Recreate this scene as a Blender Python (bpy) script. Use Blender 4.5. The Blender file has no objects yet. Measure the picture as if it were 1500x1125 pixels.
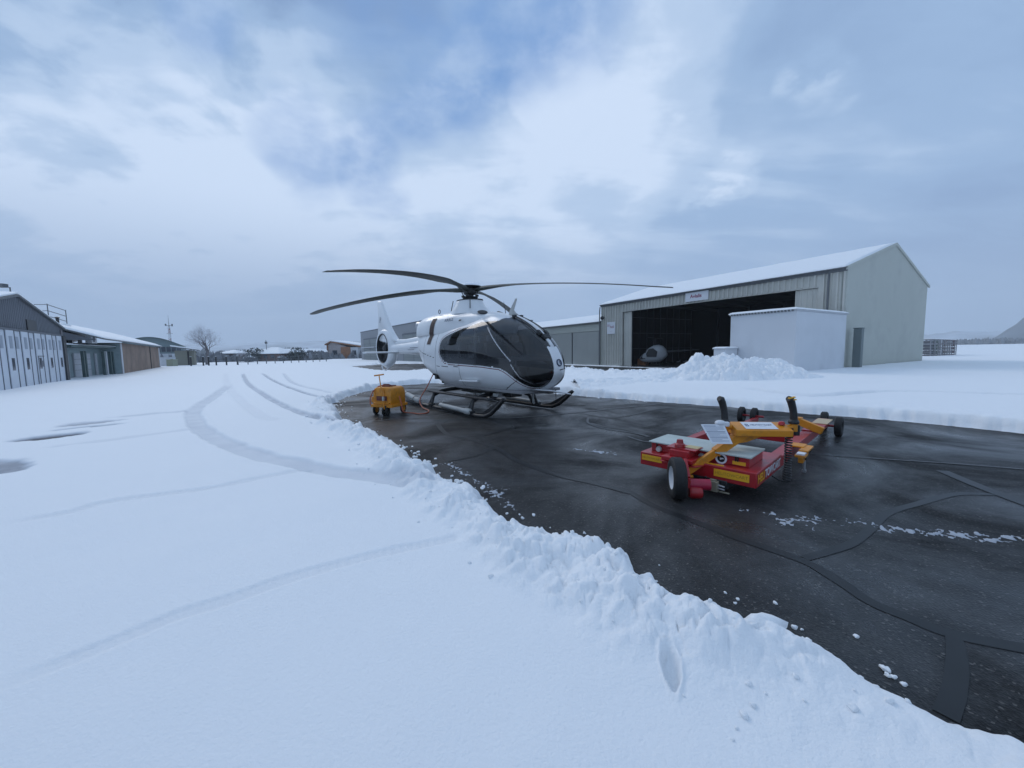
import bpy, math, random
import numpy as np
from mathutils import Vector, Matrix
random.seed(7)
PI = math.pi
rad = math.radians
scene = bpy.context.scene
col = bpy.context.scene.collection

# ------------------------------------------------------------------ camera
F = 563.0; PITCH = math.atan(48.5 / F); ROLL = rad(.95); EYE = 1.5
def cam_axes():
    f = Vector((0, math.cos(PITCH), -math.sin(PITCH)))
    u0 = Vector((0, math.sin(PITCH), math.cos(PITCH))); r0 = Vector((1, 0, 0))
    c, s = math.cos(ROLL), math.sin(ROLL)
    return f, r0 * c - u0 * s, u0 * c + r0 * s
def ray(x, y):
    f, r, u = cam_axes()
    return f + r * ((x - 750) / F) - u * ((y - 562.5) / F)
def G(x, y, z=0.0):
    d = ray(x, y); t = (z - EYE) / d.z
    return Vector((d.x * t, d.y * t, z))
def D(x, y, Y):
    d = ray(x, y); t = Y / d.y
    return Vector((d.x * t, Y, EYE + d.z * t))
cd = bpy.data.cameras.new('camera'); cam = bpy.data.objects.new('camera', cd); col.objects.link(cam)
f, r, u = cam_axes()
M = Matrix((r, u, -f)).transposed().to_4x4(); M.translation = Vector((0, 0, EYE))
cam.matrix_world = M
cd.sensor_width = 36; cd.lens = 36 * F / 1500; cd.clip_start = .05; cd.clip_end = 6000
scene.camera = cam

# ------------------------------------------------------------------ tagging
def tag(o, label=None, cat=None, group=None, kind=None):
    if label: o['label'] = label
    if cat: o['category'] = cat
    if group: o['group'] = group
    if kind: o['kind'] = kind
    return o
def thing(name, label, cat, loc=(0, 0, 0), rz=0, group=None):
    o = bpy.data.objects.new(name, None); col.objects.link(o)
    o.location = loc; o.rotation_euler = (0, 0, rz); o.empty_display_size = .2
    return tag(o, label, cat, group)
def copy_tree(o, parent=None):
    c = o.copy(); col.objects.link(c)
    if parent is not None: c.parent = parent
    for ch in list(o.children): copy_tree(ch, c)
    return c

# ------------------------------------------------------------------ mesh builder
class MB:
    def __init__(s): s.v = []; s.f = []
    def add(s, vs, fs):
        b = len(s.v); s.v += [tuple(p) for p in vs]; s.f += [tuple(i + b for i in q) for q in fs]; return s
    def box(s, x0, x1, y0, y1, z0, z1, m=None):
        vs = [Vector(p) for p in ((x0,y0,z0),(x1,y0,z0),(x1,y1,z0),(x0,y1,z0),(x0,y0,z1),(x1,y0,z1),(x1,y1,z1),(x0,y1,z1))]
        if m is not None: vs = [m @ p for p in vs]
        return s.add(vs, [(0,3,2,1),(4,5,6,7),(0,1,5,4),(1,2,6,5),(2,3,7,6),(3,0,4,7)])
    def cbox(s, c, d, m=None):
        c = Vector(c); R = Matrix.Translation(c) @ (m.to_4x4() if m is not None else Matrix())
        return s.box(-d[0]/2, d[0]/2, -d[1]/2, d[1]/2, -d[2]/2, d[2]/2, R)
    def bar(s, a, b, w, h, up=(0, 0, 1)):
        a, b = Vector(a), Vector(b); z = (b - a); L = z.length; z.normalize()
        x = Vector(up).cross(z)
        if x.length < 1e-4: x = Vector((1, 0, 0))
        x.normalize(); y = z.cross(x)
        R = Matrix((x, y, z)).transposed().to_4x4(); R.translation = a
        return s.box(-w/2, w/2, -h/2, h/2, 0, L, R)
    def extr(s, poly, vec):          # closed planar polygon (3d points) swept by vec
        vec = Vector(vec); n = len(poly); P = [Vector(p) for p in poly]
        vs = P + [p + vec for p in P]
        return s.add(vs, [tuple(range(n - 1, -1, -1)), tuple(range(n, 2 * n))] + [(i, (i + 1) % n, n + (i + 1) % n, n + i) for i in range(n)])
    def loft(s, rings, cap=True, closed=True):
        n = len(rings[0]); vs = [p for r_ in rings for p in r_]; fs = []
        for k in range(len(rings) - 1):
            for i in range(n if closed else n - 1):
                j = (i + 1) % n
                fs.append((k*n+i, k*n+j, (k+1)*n+j, (k+1)*n+i))
        if cap:
            fs.append(tuple(range(n - 1, -1, -1))); fs.append(tuple((len(rings)-1)*n + i for i in range(n)))
        return s.add(vs, fs)
    def tube(s, pts, r, n=10, cap=True):
        pts = [Vector(p) for p in pts]
        if not hasattr(r, '__len__'): r = [r] * len(pts)
        rings = []; px = None
        for i, p in enumerate(pts):
            t = (pts[min(i+1, len(pts)-1)] - pts[max(i-1, 0)]).normalized()
            if px is None:
                a = Vector((0, 0, 1)) if abs(t.z) < .9 else Vector((1, 0, 0))
                x = a.cross(t).normalized()
            else:
                x = (px - t * px.dot(t)).normalized()
            px = x; y = t.cross(x)
            rings.append([p + (x * math.cos(k * 2 * PI / n) + y * math.sin(k * 2 * PI / n)) * r[i] for k in range(n)])
        return s.loft(rings, cap)
    def lathe(s, prof, c=(0, 0, 0), axis='z', n=24, cap=True, m=None):   # prof: (radius, height)
        c = Vector(c); rings = []
        for (R_, h) in prof:
            ring = []
            for k in range(n):
                a = k * 2 * PI / n; p, q = R_ * math.cos(a), R_ * math.sin(a)
                w = Vector((p, q, h)) if axis == 'z' else (Vector((q, h, p)) if axis == 'y' else Vector((h, p, q)))
                if m is not None: w = m @ w
                ring.append(c + w)
            rings.append(ring)
        return s.loft(rings, cap)
    def ball(s, c, R_, n=12, sc=(1, 1, 1)):
        prof = [(max(1e-4, R_ * math.sin(a)), -R_ * math.cos(a)) for a in [PI * k / n for k in range(n + 1)]]
        return s.lathe(prof, c, 'z', 2 * n, True, Matrix.Diagonal(Vector(sc)))
    def build(s, name, m, parent=None, bev=0, smooth=35, loc=None, rot=None):
        me = bpy.data.meshes.new(name); me.from_pydata(s.v, [], s.f); me.update()
        if smooth:
            me.polygons.foreach_set('use_smooth', [True] * len(me.polygons)); me.set_sharp_from_angle(angle=rad(smooth))
        o = bpy.data.objects.new(name, me); col.objects.link(o)
        if m is not None: me.materials.append(m)
        if parent is not None: o.parent = parent
        if loc is not None: o.location = loc
        if rot is not None: o.rotation_euler = rot
        if bev:
            b = o.modifiers.new('bevel', 'BEVEL'); b.width = bev; b.segments = 2; b.limit_method = 'ANGLE'; b.angle_limit = rad(40)
            b.harden_normals = False
        return o

def np_mesh(name, V, Fq, m, parent=None, smooth=True):
    me = bpy.data.meshes.new(name)
    me.vertices.add(len(V)); me.vertices.foreach_set('co', np.ascontiguousarray(V, np.float32).ravel())
    Fq = np.ascontiguousarray(Fq, np.int32); k = Fq.shape[1]
    me.loops.add(Fq.size); me.loops.foreach_set('vertex_index', Fq.ravel())
    me.polygons.add(len(Fq)); me.polygons.foreach_set('loop_start', np.arange(0, Fq.size, k, dtype=np.int32))
    try: me.polygons.foreach_set('loop_total', np.full(len(Fq), k, np.int32))
    except Exception: pass
    me.update(calc_edges=True); me.validate()
    if smooth: me.polygons.foreach_set('use_smooth', np.ones(len(me.polygons), bool))
    if m is not None: me.materials.append(m)
    o = bpy.data.objects.new(name, me); col.objects.link(o)
    if parent is not None: o.parent = parent
    return o

def text(name, s, size, loc, rot, m, parent, ext=.002, align='CENTER', bold=0.0, xs=1.0):
    c = bpy.data.curves.new(name, 'FONT'); c.body = s; c.size = size; c.extrude = ext; c.align_x = align; c.align_y = 'CENTER'; c.offset = bold
    o = bpy.data.objects.new(name, c); col.objects.link(o)
    dg = bpy.context.evaluated_depsgraph_get()
    me = bpy.data.meshes.new_from_object(o.evaluated_get(dg)); bpy.data.objects.remove(o)
    me.name = name; me.materials.clear(); me.materials.append(m)
    t = bpy.data.objects.new(name, me); col.objects.link(t)
    t.parent = parent; t.location = loc; t.rotation_euler = rot; t.scale = (xs, 1, 1)
    return t

# ------------------------------------------------------------------ materials
def s2l(c):
    return tuple(((x/255.)/12.92 if x/255. <= .04045 else ((x/255.+.055)/1.055)**2.4) for x in c)
def mat(name, c, rough=.5, metal=0, bump=0, bscale=40, var=.0, vscale=3, spec=.5, coat=0, dirt=None, dscale=1.2, damt=.3):
    m = bpy.data.materials.new(name); m.use_nodes = True; nt = m.node_tree; b = nt.nodes['Principled BSDF']
    b.inputs['Base Color'].default_value = (*c, 1); b.inputs['Roughness'].default_value = rough; b.inputs['Metallic'].default_value = metal
    b.inputs['Specular IOR Level'].default_value = spec; b.inputs['Coat Weight'].default_value = coat; b.inputs['Coat Roughness'].default_value = .08
    tc = nt.nodes.new('ShaderNodeTexCoord')
    if var or dirt:
        n = nt.nodes.new('ShaderNodeTexNoise'); n.inputs['Scale'].default_value = vscale; n.inputs['Detail'].default_value = 6
        nt.links.new(tc.outputs['Object'], n.inputs['Vector'])
        mr = nt.nodes.new('ShaderNodeMapRange'); mr.inputs[1].default_value = .3; mr.inputs[2].default_value = .7
        mr.inputs[3].default_value = 1 - var; mr.inputs[4].default_value = 1 + var
        nt.links.new(n.outputs[0], mr.inputs[0])
        mx = nt.nodes.new('ShaderNodeVectorMath'); mx.operation = 'SCALE'; mx.inputs[0].default_value = c
        nt.links.new(mr.outputs[0], mx.inputs['Scale']); out = mx.outputs[0]
        if dirt:
            n2 = nt.nodes.new('ShaderNodeTexNoise'); n2.inputs['Scale'].default_value = dscale; n2.inputs['Detail'].default_value = 9; n2.inputs['Roughness'].default_value = .7
            nt.links.new(tc.outputs['Object'], n2.inputs['Vector'])
            m2 = nt.nodes.new('ShaderNodeMapRange'); m2.inputs[1].default_value = .5; m2.inputs[2].default_value = .72; m2.inputs[4].default_value = damt
            nt.links.new(n2.outputs[0], m2.inputs[0])
            mc = nt.nodes.new('ShaderNodeMix'); mc.data_type = 'RGBA'; mc.inputs[7].default_value = (*dirt, 1)
            nt.links.new(m2.outputs[0], mc.inputs[0]); nt.links.new(out, mc.inputs[6]); out = mc.outputs[2]
        nt.links.new(out, b.inputs['Base Color'])
    if bump:
        n = nt.nodes.new('ShaderNodeTexNoise'); n.inputs['Scale'].default_value = bscale; n.inputs['Detail'].default_value = 5
        nt.links.new(tc.outputs['Object'], n.inputs['Vector'])
        bp = nt.nodes.new('ShaderNodeBump'); bp.inputs['Strength'].default_value = bump; bp.inputs['Distance'].default_value = .02
        nt.links.new(n.outputs[0], bp.inputs['Height']); nt.links.new(bp.outputs[0], b.inputs['Normal'])
    return m
def glass(name, tint, refl=1.0, rough=.03):
    m = bpy.data.materials.new(name); m.use_nodes = True; nt = m.node_tree; nt.nodes.remove(nt.nodes['Principled BSDF'])
    out = nt.nodes['Material Output']
    t = nt.nodes.new('ShaderNodeBsdfTransparent'); t.inputs[0].default_value = (*tint, 1)
    g = nt.nodes.new('ShaderNodeBsdfGlossy'); g.inputs[0].default_value = (refl, refl, refl, 1); g.inputs['Roughness'].default_value = rough
    lw = nt.nodes.new('ShaderNodeLayerWeight'); pw = nt.nodes.new('ShaderNodeMath'); pw.operation = 'POWER'; pw.inputs[1].default_value = 3.6; nt.links.new(lw.outputs['Facing'], pw.inputs[0])
    fr = nt.nodes.new('ShaderNodeMapRange'); fr.inputs[3].default_value = .045; fr.inputs[4].default_value = .85; nt.links.new(pw.outputs[0], fr.inputs[0])
    lw.inputs[0].default_value = .5
    mx = nt.nodes.new('ShaderNodeMixShader'); nt.links.new(fr.outputs[0], mx.inputs[0]); nt.links.new(t.outputs[0], mx.inputs[1]); nt.links.new(g.outputs[0], mx.inputs[2])
    nt.links.new(mx.outputs[0], out.inputs[0]); return m

def snow_mat(name, fine=1.0):
    m = bpy.data.materials.new(name); m.use_nodes = True; nt = m.node_tree; b = nt.nodes['Principled BSDF']; N = nt.nodes.new; L = nt.links.new
    b.inputs['Roughness'].default_value = .7; b.inputs['Specular IOR Level'].default_value = .3
    tc = N('ShaderNodeTexCoord')
    at = N('ShaderNodeAttribute'); at.attribute_name = 'wear'
    n1 = N('ShaderNodeTexNoise'); n1.inputs['Scale'].default_value = 7; n1.inputs['Detail'].default_value = 8; n1.inputs['Roughness'].default_value = .7
    L(tc.outputs['Object'], n1.inputs['Vector'])
    w = N('ShaderNodeMath'); w.operation = 'ADD'; L(at.outputs['Fac'], w.inputs[0])
    w2 = N('ShaderNodeMath'); w2.operation = 'MULTIPLY_ADD'; L(n1.outputs[0], w2.inputs[0]); w2.inputs[1].default_value = .55; w2.inputs[2].default_value = -.275
    mu = N('ShaderNodeMath'); mu.operation = 'MULTIPLY'; L(w2.outputs[0], mu.inputs[0]); L(at.outputs['Fac'], mu.inputs[1]); L(mu.outputs[0], w.inputs[1])
    cr = N('ShaderNodeValToRGB'); e = cr.color_ramp.elements
    e[0].position = 0; e[0].color = (.85, .875, .90, 1); e[1].position = 1; e[1].color = (.035, .04, .048, 1)
    q = cr.color_ramp.elements.new(.35); q.color = (.56, .60, .66, 1)
    q = cr.color_ramp.elements.new(.7); q.color = (.22, .24, .28, 1)
    L(w.outputs[0], cr.inputs[0]); L(cr.outputs[0], b.inputs['Base Color'])
    n2 = N('ShaderNodeTexNoise'); n2.inputs['Scale'].default_value = 55; n2.inputs['Detail'].default_value = 6; n2.inputs['Roughness'].default_value = .65
    L(tc.outputs['Object'], n2.inputs['Vector'])
    bp = N('ShaderNodeBump'); bp.inputs['Strength'].default_value = .65 * fine; bp.inputs['Distance'].default_value = .012
    L(n2.outputs[0], bp.inputs['Height']); L(bp.outputs[0], b.inputs['Normal'])
    return m
MSNOW = snow_mat('snow')

def asphalt_mat():
    m = bpy.data.materials.new('wet_asphalt'); m.use_nodes = True; nt = m.node_tree; b = nt.nodes['Principled BSDF']; N = nt.nodes.new; L = nt.links.new
    tc = N('ShaderNodeTexCoord')
    def noise(sc, det=5, ro=.6, dist=0):
        n = N('ShaderNodeTexNoise'); n.inputs['Scale'].default_value = sc; n.inputs['Detail'].default_value = det; n.inputs['Roughness'].default_value = ro; n.inputs['Distortion'].default_value = dist
        L(tc.outputs['Object'], n.inputs['Vector']); return n.outputs[0]
    def rng(s, a, b_, c, d):
        q = N('ShaderNodeMapRange'); q.inputs[1].default_value = a; q.inputs[2].default_value = b_; q.inputs[3].default_value = c; q.inputs[4].default_value = d; L(s, q.inputs[0]); return q.outputs[0]
    big = noise(.55, 7, .62, .6); mid = noise(3.0, 6, .6, .3)
    # aggregate: small voronoi stones, a few pale ones
    v = N('ShaderNodeTexVoronoi'); v.inputs['Scale'].default_value = 95; L(tc.outputs['Object'], v.inputs['Vector'])
    sep = N('ShaderNodeSeparateColor'); L(v.outputs['Color'], sep.inputs[0])
    stone = rng(sep.outputs[0], .0, 1.0, .55, 1.5)
    pale = rng(sep.outputs[1], .955, .985, 0, .8)
    c1 = N('ShaderNodeMix'); c1.data_type = 'RGBA'; c1.inputs[6].default_value = (.012, .012, .0125, 1); c1.inputs[7].default_value = (.030, .030, .030, 1)
    L(rng(mid, .35, .7, 0, 1), c1.inputs[0])
    sc = N('ShaderNodeVectorMath'); sc.operation = 'SCALE'; L(c1.outputs[2], sc.inputs[0]); L(stone, sc.inputs['Scale'])
    c2 = N('ShaderNodeMix'); c2.data_type = 'RGBA'; c2.inputs[7].default_value = (.12, .115, .11, 1)
    L(pale, c2.inputs[0]); L(sc.outputs[0], c2.inputs[6])
    # dried / salted paler patches
    c3 = N('ShaderNodeMix'); c3.data_type = 'RGBA'; c3.inputs[7].default_value = (.05, .052, .056, 1)
    L(rng(noise(.9, 9, .7, 1.2), .52, .72, 0, .85), c3.inputs[0]); L(c2.outputs[2], c3.inputs[6])
    L(c3.outputs[2], b.inputs['Base Color'])
    L(rng(big, .36, .62, .24, .60), b.inputs['Roughness'])
    L(rng(big, .38, .60, .42, .08), b.inputs['Specular IOR Level'])
    d = N('ShaderNodeTexVoronoi'); d.inputs['Scale'].default_value = 95; L(tc.outputs['Object'], d.inputs['Vector'])
    bp = N('ShaderNodeBump'); bp.inputs['Distance'].default_value = .004; L(rng(big, .35, .65, .25, .8), bp.inputs['Strength'])
    L(d.outputs['Distance'], bp.inputs['Height']); L(bp.outputs[0], b.inputs['Normal'])
    return m
MASPH = asphalt_mat()
MSEAL = mat('bitumen_seal', (.013, .014, .015), .40, var=.35, vscale=3, spec=.34)
MWHITE = mat('white_paint', (.72, .74, .76), .28, coat=.3, var=.04, vscale=2)
MBLACKG = mat('black_gloss', (.012, .013, .015), .15, coat=.4)
MBLACK = mat('black_metal', (.016, .017, .019), .45, bump=.1)
MRUB = mat('rubber', (.014, .014, .015), .7, bump=.3, bscale=50)
MDRED = mat('dark_red_line', (.13, .012, .02), .35)
MRED = mat('red_paint', (.38, .012, .018), .38, coat=.2, var=.15, bump=.05, bscale=30, dirt=(.10, .03, .025), dscale=5, damt=.6)
MYEL = mat('yellow_paint', (.66, .25, .012), .42, var=.12, dirt=(.16, .08, .03), damt=.6, dscale=7)
MYEL2 = mat('yellow_sticker', (.80, .42, .02), .45, var=.05)
MCLAD = mat('beige_cladding', (.52, .515, .47), .5, var=.05, vscale=.8, dirt=(.26, .26, .24), dscale=.5, damt=.35)
MCLAD2 = mat('beige_render', (.46, .475, .43), .8, bump=.12, bscale=25, var=.06, vscale=.35, dirt=(.30, .31, .29), dscale=.35, damt=.5)
MGREYC = mat('grey_cladding', (.24, .25, .27), .55, var=.05, vscale=.3)
MGREYD = mat('dark_grey_cladding', (.12, .13, .15), .6, var=.06, vscale=.5)
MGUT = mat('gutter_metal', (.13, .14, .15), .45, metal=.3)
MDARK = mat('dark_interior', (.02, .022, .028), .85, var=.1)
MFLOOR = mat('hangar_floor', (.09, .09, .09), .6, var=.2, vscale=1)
MBOXW = mat('white_wall_panel', (.60, .625, .66), .75, bump=.06, bscale=12, var=.04, vscale=.7, dirt=(.45, .47, .50), dscale=.6, damt=.4)
MGLASSD = glass('dark_cockpit_glass', (.27, .28, .30))
MSEAT = mat('grey_seat_fabric', (.26, .26, .27), .85, bump=.2, bscale=80)
MALU = mat('brushed_metal', (.45, .46, .48), .35, metal=.8)
MBLADE = mat('rotor_blade_grey', (.055, .062, .055), .5, var=.1, vscale=2)
MPAPER = mat('paper_sign', (.70, .72, .76), .6)
MINK = mat('printed_ink', (.10, .13, .22), .7)
MSLAB = mat('grey_antislip_sheet', (.46, .52, .50), .6, bump=.2, bscale=120, var=.08, vscale=6)
MFLOAT = mat('grey_white_float_cover', (.42, .43, .42), .6, bump=.15, bscale=20, var=.1, vscale=5)
MWOOD = mat('orange_wood_board', (.30, .14, .07), .7, var=.2, vscale=2)
MBROWN = mat('brown_block_wall', (.24, .17, .13), .85, bump=.3, bscale=6, var=.25, vscale=.6, dirt=(.12, .09, .08), dscale=.4, damt=.6)
MGREEN = mat('green_metal', (.06, .10, .10), .5, var=.1)
MGREENL = mat('pale_green_metal', (.26, .34, .36), .55, var=.08)
MPALE = mat('pale_wall', (.52, .54, .57), .7, var=.05)
MDOORW = mat('white_folding_door', (.60, .64, .70), .55, var=.05, vscale=.5)
MWIN = mat('window_pane', (.05, .06, .08), .1, spec=.8)
MSKINCABLE = mat('orange_cable', (.42, .10, .05), .5)
MBARK = mat('frosted_bark', (.17, .155, .16), .9, var=.2)
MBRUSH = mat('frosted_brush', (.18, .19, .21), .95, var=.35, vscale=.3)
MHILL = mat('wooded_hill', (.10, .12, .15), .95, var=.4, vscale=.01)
MCREAM = mat('grey_panel_door', (.38, .39, .37), .5, var=.05, vscale=.6)
MREDL = mat('red_lettering', (.28, .04, .09), .5)
MWINP = mat('milky_pane', (.28, .32, .38), .3)
MROOF = mat('roof_sheet', (.10, .11, .12), .5)

# ------------------------------------------------------------------ world: cloudy winter sky over a clear blue one
SUN_EL, SUN_AZ = rad(38), rad(-38)       # azimuth from +Y towards -X
sdir = Vector((math.sin(SUN_AZ) * math.cos(SUN_EL), math.cos(SUN_AZ) * math.cos(SUN_EL), math.sin(SUN_EL)))
def build_world():
    w = bpy.data.worlds.new('World'); scene.world = w; w.use_nodes = True; nt = w.node_tree; N = nt.nodes.new; L = nt.links.new
    bg = nt.nodes['Background']
    sky = N('ShaderNodeTexSky'); sky.sky_type = 'NISHITA'; sky.sun_disc = False; sky.sun_elevation = SUN_EL; sky.sun_rotation = -SUN_AZ * -1
    sky.air_density = 1.0; sky.dust_density = .6
    tc = N('ShaderNodeTexCoord'); nrm = N('ShaderNodeVectorMath'); nrm.operation = 'NORMALIZE'; L(tc.outputs['Generated'], nrm.inputs[0]); d0 = nrm.outputs[0]
    def M_(op, a, b=None, c=None, clamp=False):
        n = N('ShaderNodeMath'); n.operation = op; n.use_clamp = clamp
        for i, x in enumerate((a, b, c)):
            if x is None: continue
            if isinstance(x, (int, float)): n.inputs[i].default_value = x
            else: L(x, n.inputs[i])
        return n.outputs[0]
    def VM(op, a, b=None, scale=None):
        n = N('ShaderNodeVectorMath'); n.operation = op
        for i, x in enumerate((a, b)):
            if x is None: continue
            if isinstance(x, (tuple, Vector)): n.inputs[i].default_value = x
            else: L(x, n.inputs[i])
        if scale is not None:
            if isinstance(scale, (int, float)): n.inputs['Scale'].default_value = scale
            else: L(scale, n.inputs['Scale'])
        return n
    def noise(v, sc, det=6, ro=.55, dist=0, out=0):
        n = N('ShaderNodeTexNoise'); n.inputs['Scale'].default_value = sc; n.inputs['Detail'].default_value = det; n.inputs['Roughness'].default_value = ro; n.inputs['Distortion'].default_value = dist
        L(v, n.inputs['Vector']); return n.outputs[out]
    def rng(s, a, b, c=0, d=1):
        q = N('ShaderNodeMapRange'); q.interpolation_type = 'SMOOTHSTEP'; q.inputs[1].default_value = a; q.inputs[2].default_value = b; q.inputs[3].default_value = c; q.inputs[4].default_value = d; L(s, q.inputs[0]); return q.outputs[0]
    sep = N('ShaderNodeSeparateXYZ'); L(d0, sep.inputs[0]); z = M_('MAXIMUM', sep.outputs[2], 0.0)
    inv = M_('DIVIDE', 1.0, M_('ADD', z, .22))
    plane = VM('SCALE', d0, scale=inv).outputs[0]            # cloud sheet seen in perspective
    warp = VM('SCALE', VM('SUBTRACT', noise(plane, 1.3, 4, .6, 0, 1), (.5, .5, .5)).outputs[0], scale=.26).outputs[0]
    d = VM('NORMALIZE', VM('ADD', d0, warp).outputs[0]).outputs[0]
    def blob(px, py, r, wgt=1.0, soft=.25):
        v = ray(px, py).normalized()
        dt = VM('DOT_PRODUCT', d, v).outputs['Value']
        return M_('MULTIPLY', rng(dt, math.cos(rad(r)), math.cos(rad(r * soft))), wgt)
    def total(lst):
        o = None
        for b in lst: o = blob(*b) if o is None else M_('MAXIMUM', o, blob(*b))
        return o
    fine = noise(plane, 3.4, 9, .58, .25); streak_map = N('ShaderNodeMapping'); streak_map.inputs['Rotation'].default_value = (0, 0, rad(-48)); streak_map.inputs['Scale'].default_value = (.45, 1.6, 1)
    L(plane, streak_map.inputs[0]); streak = noise(streak_map.outputs[0], 1.9, 8, .55, .4)
    fl = noise(plane, 7.5, 7, .6, .2)
    bright = total([(270, 225, 24, 1.05), (50, 150, 13, .95), (130, 300, 20, .55), (540, 310, 14, .6), (680, 275, 12, .28), (835, 140, 7, 1.0), (930, 60, 15, .55), (760, 330, 18, .45), (880, 230, 13, .5)])
    spots = total([(1060, 275, 4.5, .42), (1085, 235, 3.2, .36), (1215, 130, 3.0, .36), (1040, 180, 4, .22), (430, 330, 5, .2)])
    dark = total([(1330, 230, 20, .30), (1180, 330, 16, .22), (1480, 420, 25, .36), (60, -50, 19, 1.7), (270, -20, 13, 1.4), (430, 60, 12, .9), (560, 20, 10, .8), (1150, 20, 14, .3), (60, 430, 22, .45), (400, 400, 10, .30), (900, 320, 10, .15)])
    blue = total([(700, 80, 12, 1.0), (800, 30, 10, .9), (640, 150, 8, .75), (455, 225, 7, .6), (560, 225, 7, .7), (290, 18, 4, .6), (720, 160, 6, .7), (860, 20, 8, .6), (620, -90, 16, .7)])
    # brightness of the sheet
    br = M_('ADD', M_('MULTIPLY', bright, M_('ADD', .55, M_('MULTIPLY', rng(fine, .3, .7), .55))), M_('MULTIPLY', rng(streak, .40, .70), .34))
    br = M_('ADD', br, M_('MULTIPLY', spots, rng(fl, .3, .6)))
    br = M_('SUBTRACT', br, M_('MULTIPLY', dark, .55))
    br = M_('ADD', br, M_('MULTIPLY', M_('SUBTRACT', fine, .5), .35))
    br = M_('ADD', br, .36, None, True)
    cr = N('ShaderNodeValToRGB'); cr.color_ramp.interpolation = 'EASE'
    e = cr.color_ramp.elements; e[0].position = 0; e[0].color = (*s2l((128, 157, 199)), 1); e[1].position = 1; e[1].color = (*s2l((212, 229, 253)), 1)
    q = cr.color_ramp.elements.new(.28); q.color = (*s2l((153, 182, 219)), 1)
    q = cr.color_ramp.elements.new(.6); q.color = (*s2l((183, 206, 236)), 1)
    L(br, cr.inputs[0])
    # haze-grey near the horizon
    hz = N('ShaderNodeMix'); hz.data_type = 'RGBA'; hz.inputs[7].default_value = (*s2l((140, 163, 198)), 1)
    L(rng(z, .02, .34, .95, 0), hz.inputs[0]); L(cr.outputs[0], hz.inputs[6])
    # clear-sky openings
    sk = VM('SCALE', sky.outputs[0], scale=.15)
    tint = VM('MINIMUM', VM('MULTIPLY', sk.outputs[0], (1.0, 1.1, 1.15)).outputs[0], (.175, .335, .66))
    op = M_('MULTIPLY', blue, M_('ADD', .30, rng(M_('ADD', M_('MULTIPLY', fine, .6), M_('MULTIPLY', fl, .4)), .38, .66, .75, 0)), None, True)
    mx = N('ShaderNodeMix'); mx.data_type = 'RGBA'; L(op, mx.inputs[0]); L(hz.outputs[2], mx.inputs[6]); L(tint.outputs[0], mx.inputs[7])
    L(mx.outputs[2], bg.inputs[0]); bg.inputs[1].default_value = 1.0
build_world()
sl = bpy.data.lights.new('sun', 'SUN'); sl.energy = .85; sl.angle = rad(30); sl.color = (1, .95, .90)
so = bpy.data.objects.new('sun', sl); col.objects.link(so); so.rotation_euler = (-sdir).to_track_quat('-Z', 'Y').to_euler()
vs = scene.view_settings; vs.view_transform = 'Standard'; vs.look = 'None'; vs.gamma = 1; vs.use_curve_mapping = False; vs.exposure = 0
scene.cycles.use_denoising = True; scene.cycles.max_bounces = 8; scene.cycles.transparent_max_bounces = 12
scene.cycles.volume_bounces = 1

# ------------------------------------------------------------------ numpy noise
def _h(ix, iy, s):
    n = (ix.astype(np.int64) * 374761393 + iy.astype(np.int64) * 668265263 + s * 1442695041) & 0x7fffffff
    n = ((n ^ (n >> 13)) * 1274126177) & 0x7fffffff
    n = ((n ^ (n >> 15)) * 2246822519) & 0x7fffffff
    return (n & 0xffffff) / float(0xffffff)
def vn(x, y, s=0):
    x0 = np.floor(x); y0 = np.floor(y); fx = x - x0; fy = y - y0
    fx = fx*fx*fx*(fx*(fx*6-15)+10); fy = fy*fy*fy*(fy*(fy*6-15)+10); i = x0.astype(np.int64); j = y0.astype(np.int64)
    a = _h(i, j, s); b = _h(i+1, j, s); c = _h(i, j+1, s); d_ = _h(i+1, j+1, s)
    return (a*(1-fx)+b*fx)*(1-fy)+(c*(1-fx)+d_*fx)*fy
def fbm(x, y, o=4, s=0):
    r_ = 0; a = .5; t = 0
    for k in range(o):
        ca, sa = math.cos(.6 * k), math.sin(.6 * k)
        r_ = r_ + a * vn((x*ca - y*sa) * 2**k, (x*sa + y*ca) * 2**k, s + k * 17); t += a; a *= .5
    return r_ / t
def lumps(x, y, s=0):                # rounded clods: 1 at a clod's centre
    i0 = np.floor(x).astype(np.int64); j0 = np.floor(y).astype(np.int64); best = np.zeros_like(x)
    for di in (-1, 0, 1):
        for dj in (-1, 0, 1):
            i = i0 + di; j = j0 + dj
            cx = i + _h(i, j, s); cy = j + _h(i, j, s + 5); rr = .45 + .55 * _h(i, j, s + 9)
            q = np.clip(1 - ((x-cx)**2 + (y-cy)**2) / rr**2, 0, 1)
            best = np.maximum(best, np.sqrt(q) * rr)
    return best
def slabs(x, y, s=0):                # blockier, tilted clods
    i0 = np.floor(x).astype(np.int64); j0 = np.floor(y).astype(np.int64); best = np.zeros_like(x)
    for di in (-1, 0, 1):
        for dj in (-1, 0, 1):
            i = i0 + di; j = j0 + dj
            dx = x - i - _h(i, j, s); dy = y - j - _h(i, j, s + 5); rr = .40 + .55 * _h(i, j, s + 9)
            tx = _h(i, j, s + 13) - .5; ty = _h(i, j, s + 15) - .5; an = _h(i, j, s + 19) * 6.28
            k = np.maximum(np.abs(dx*np.cos(an) + dy*np.sin(an)), np.maximum(np.abs(-dx*np.sin(an) + dy*np.cos(an)) * 1.25, .78*np.abs(dx + dy)))
            q = np.clip(1 - (k / rr)**3, 0, 1)
            best = np.maximum(best, q**.45 * np.clip(rr * .85 + 1.1 * (dx * tx + dy * ty), 0, 2))
    return best
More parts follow.
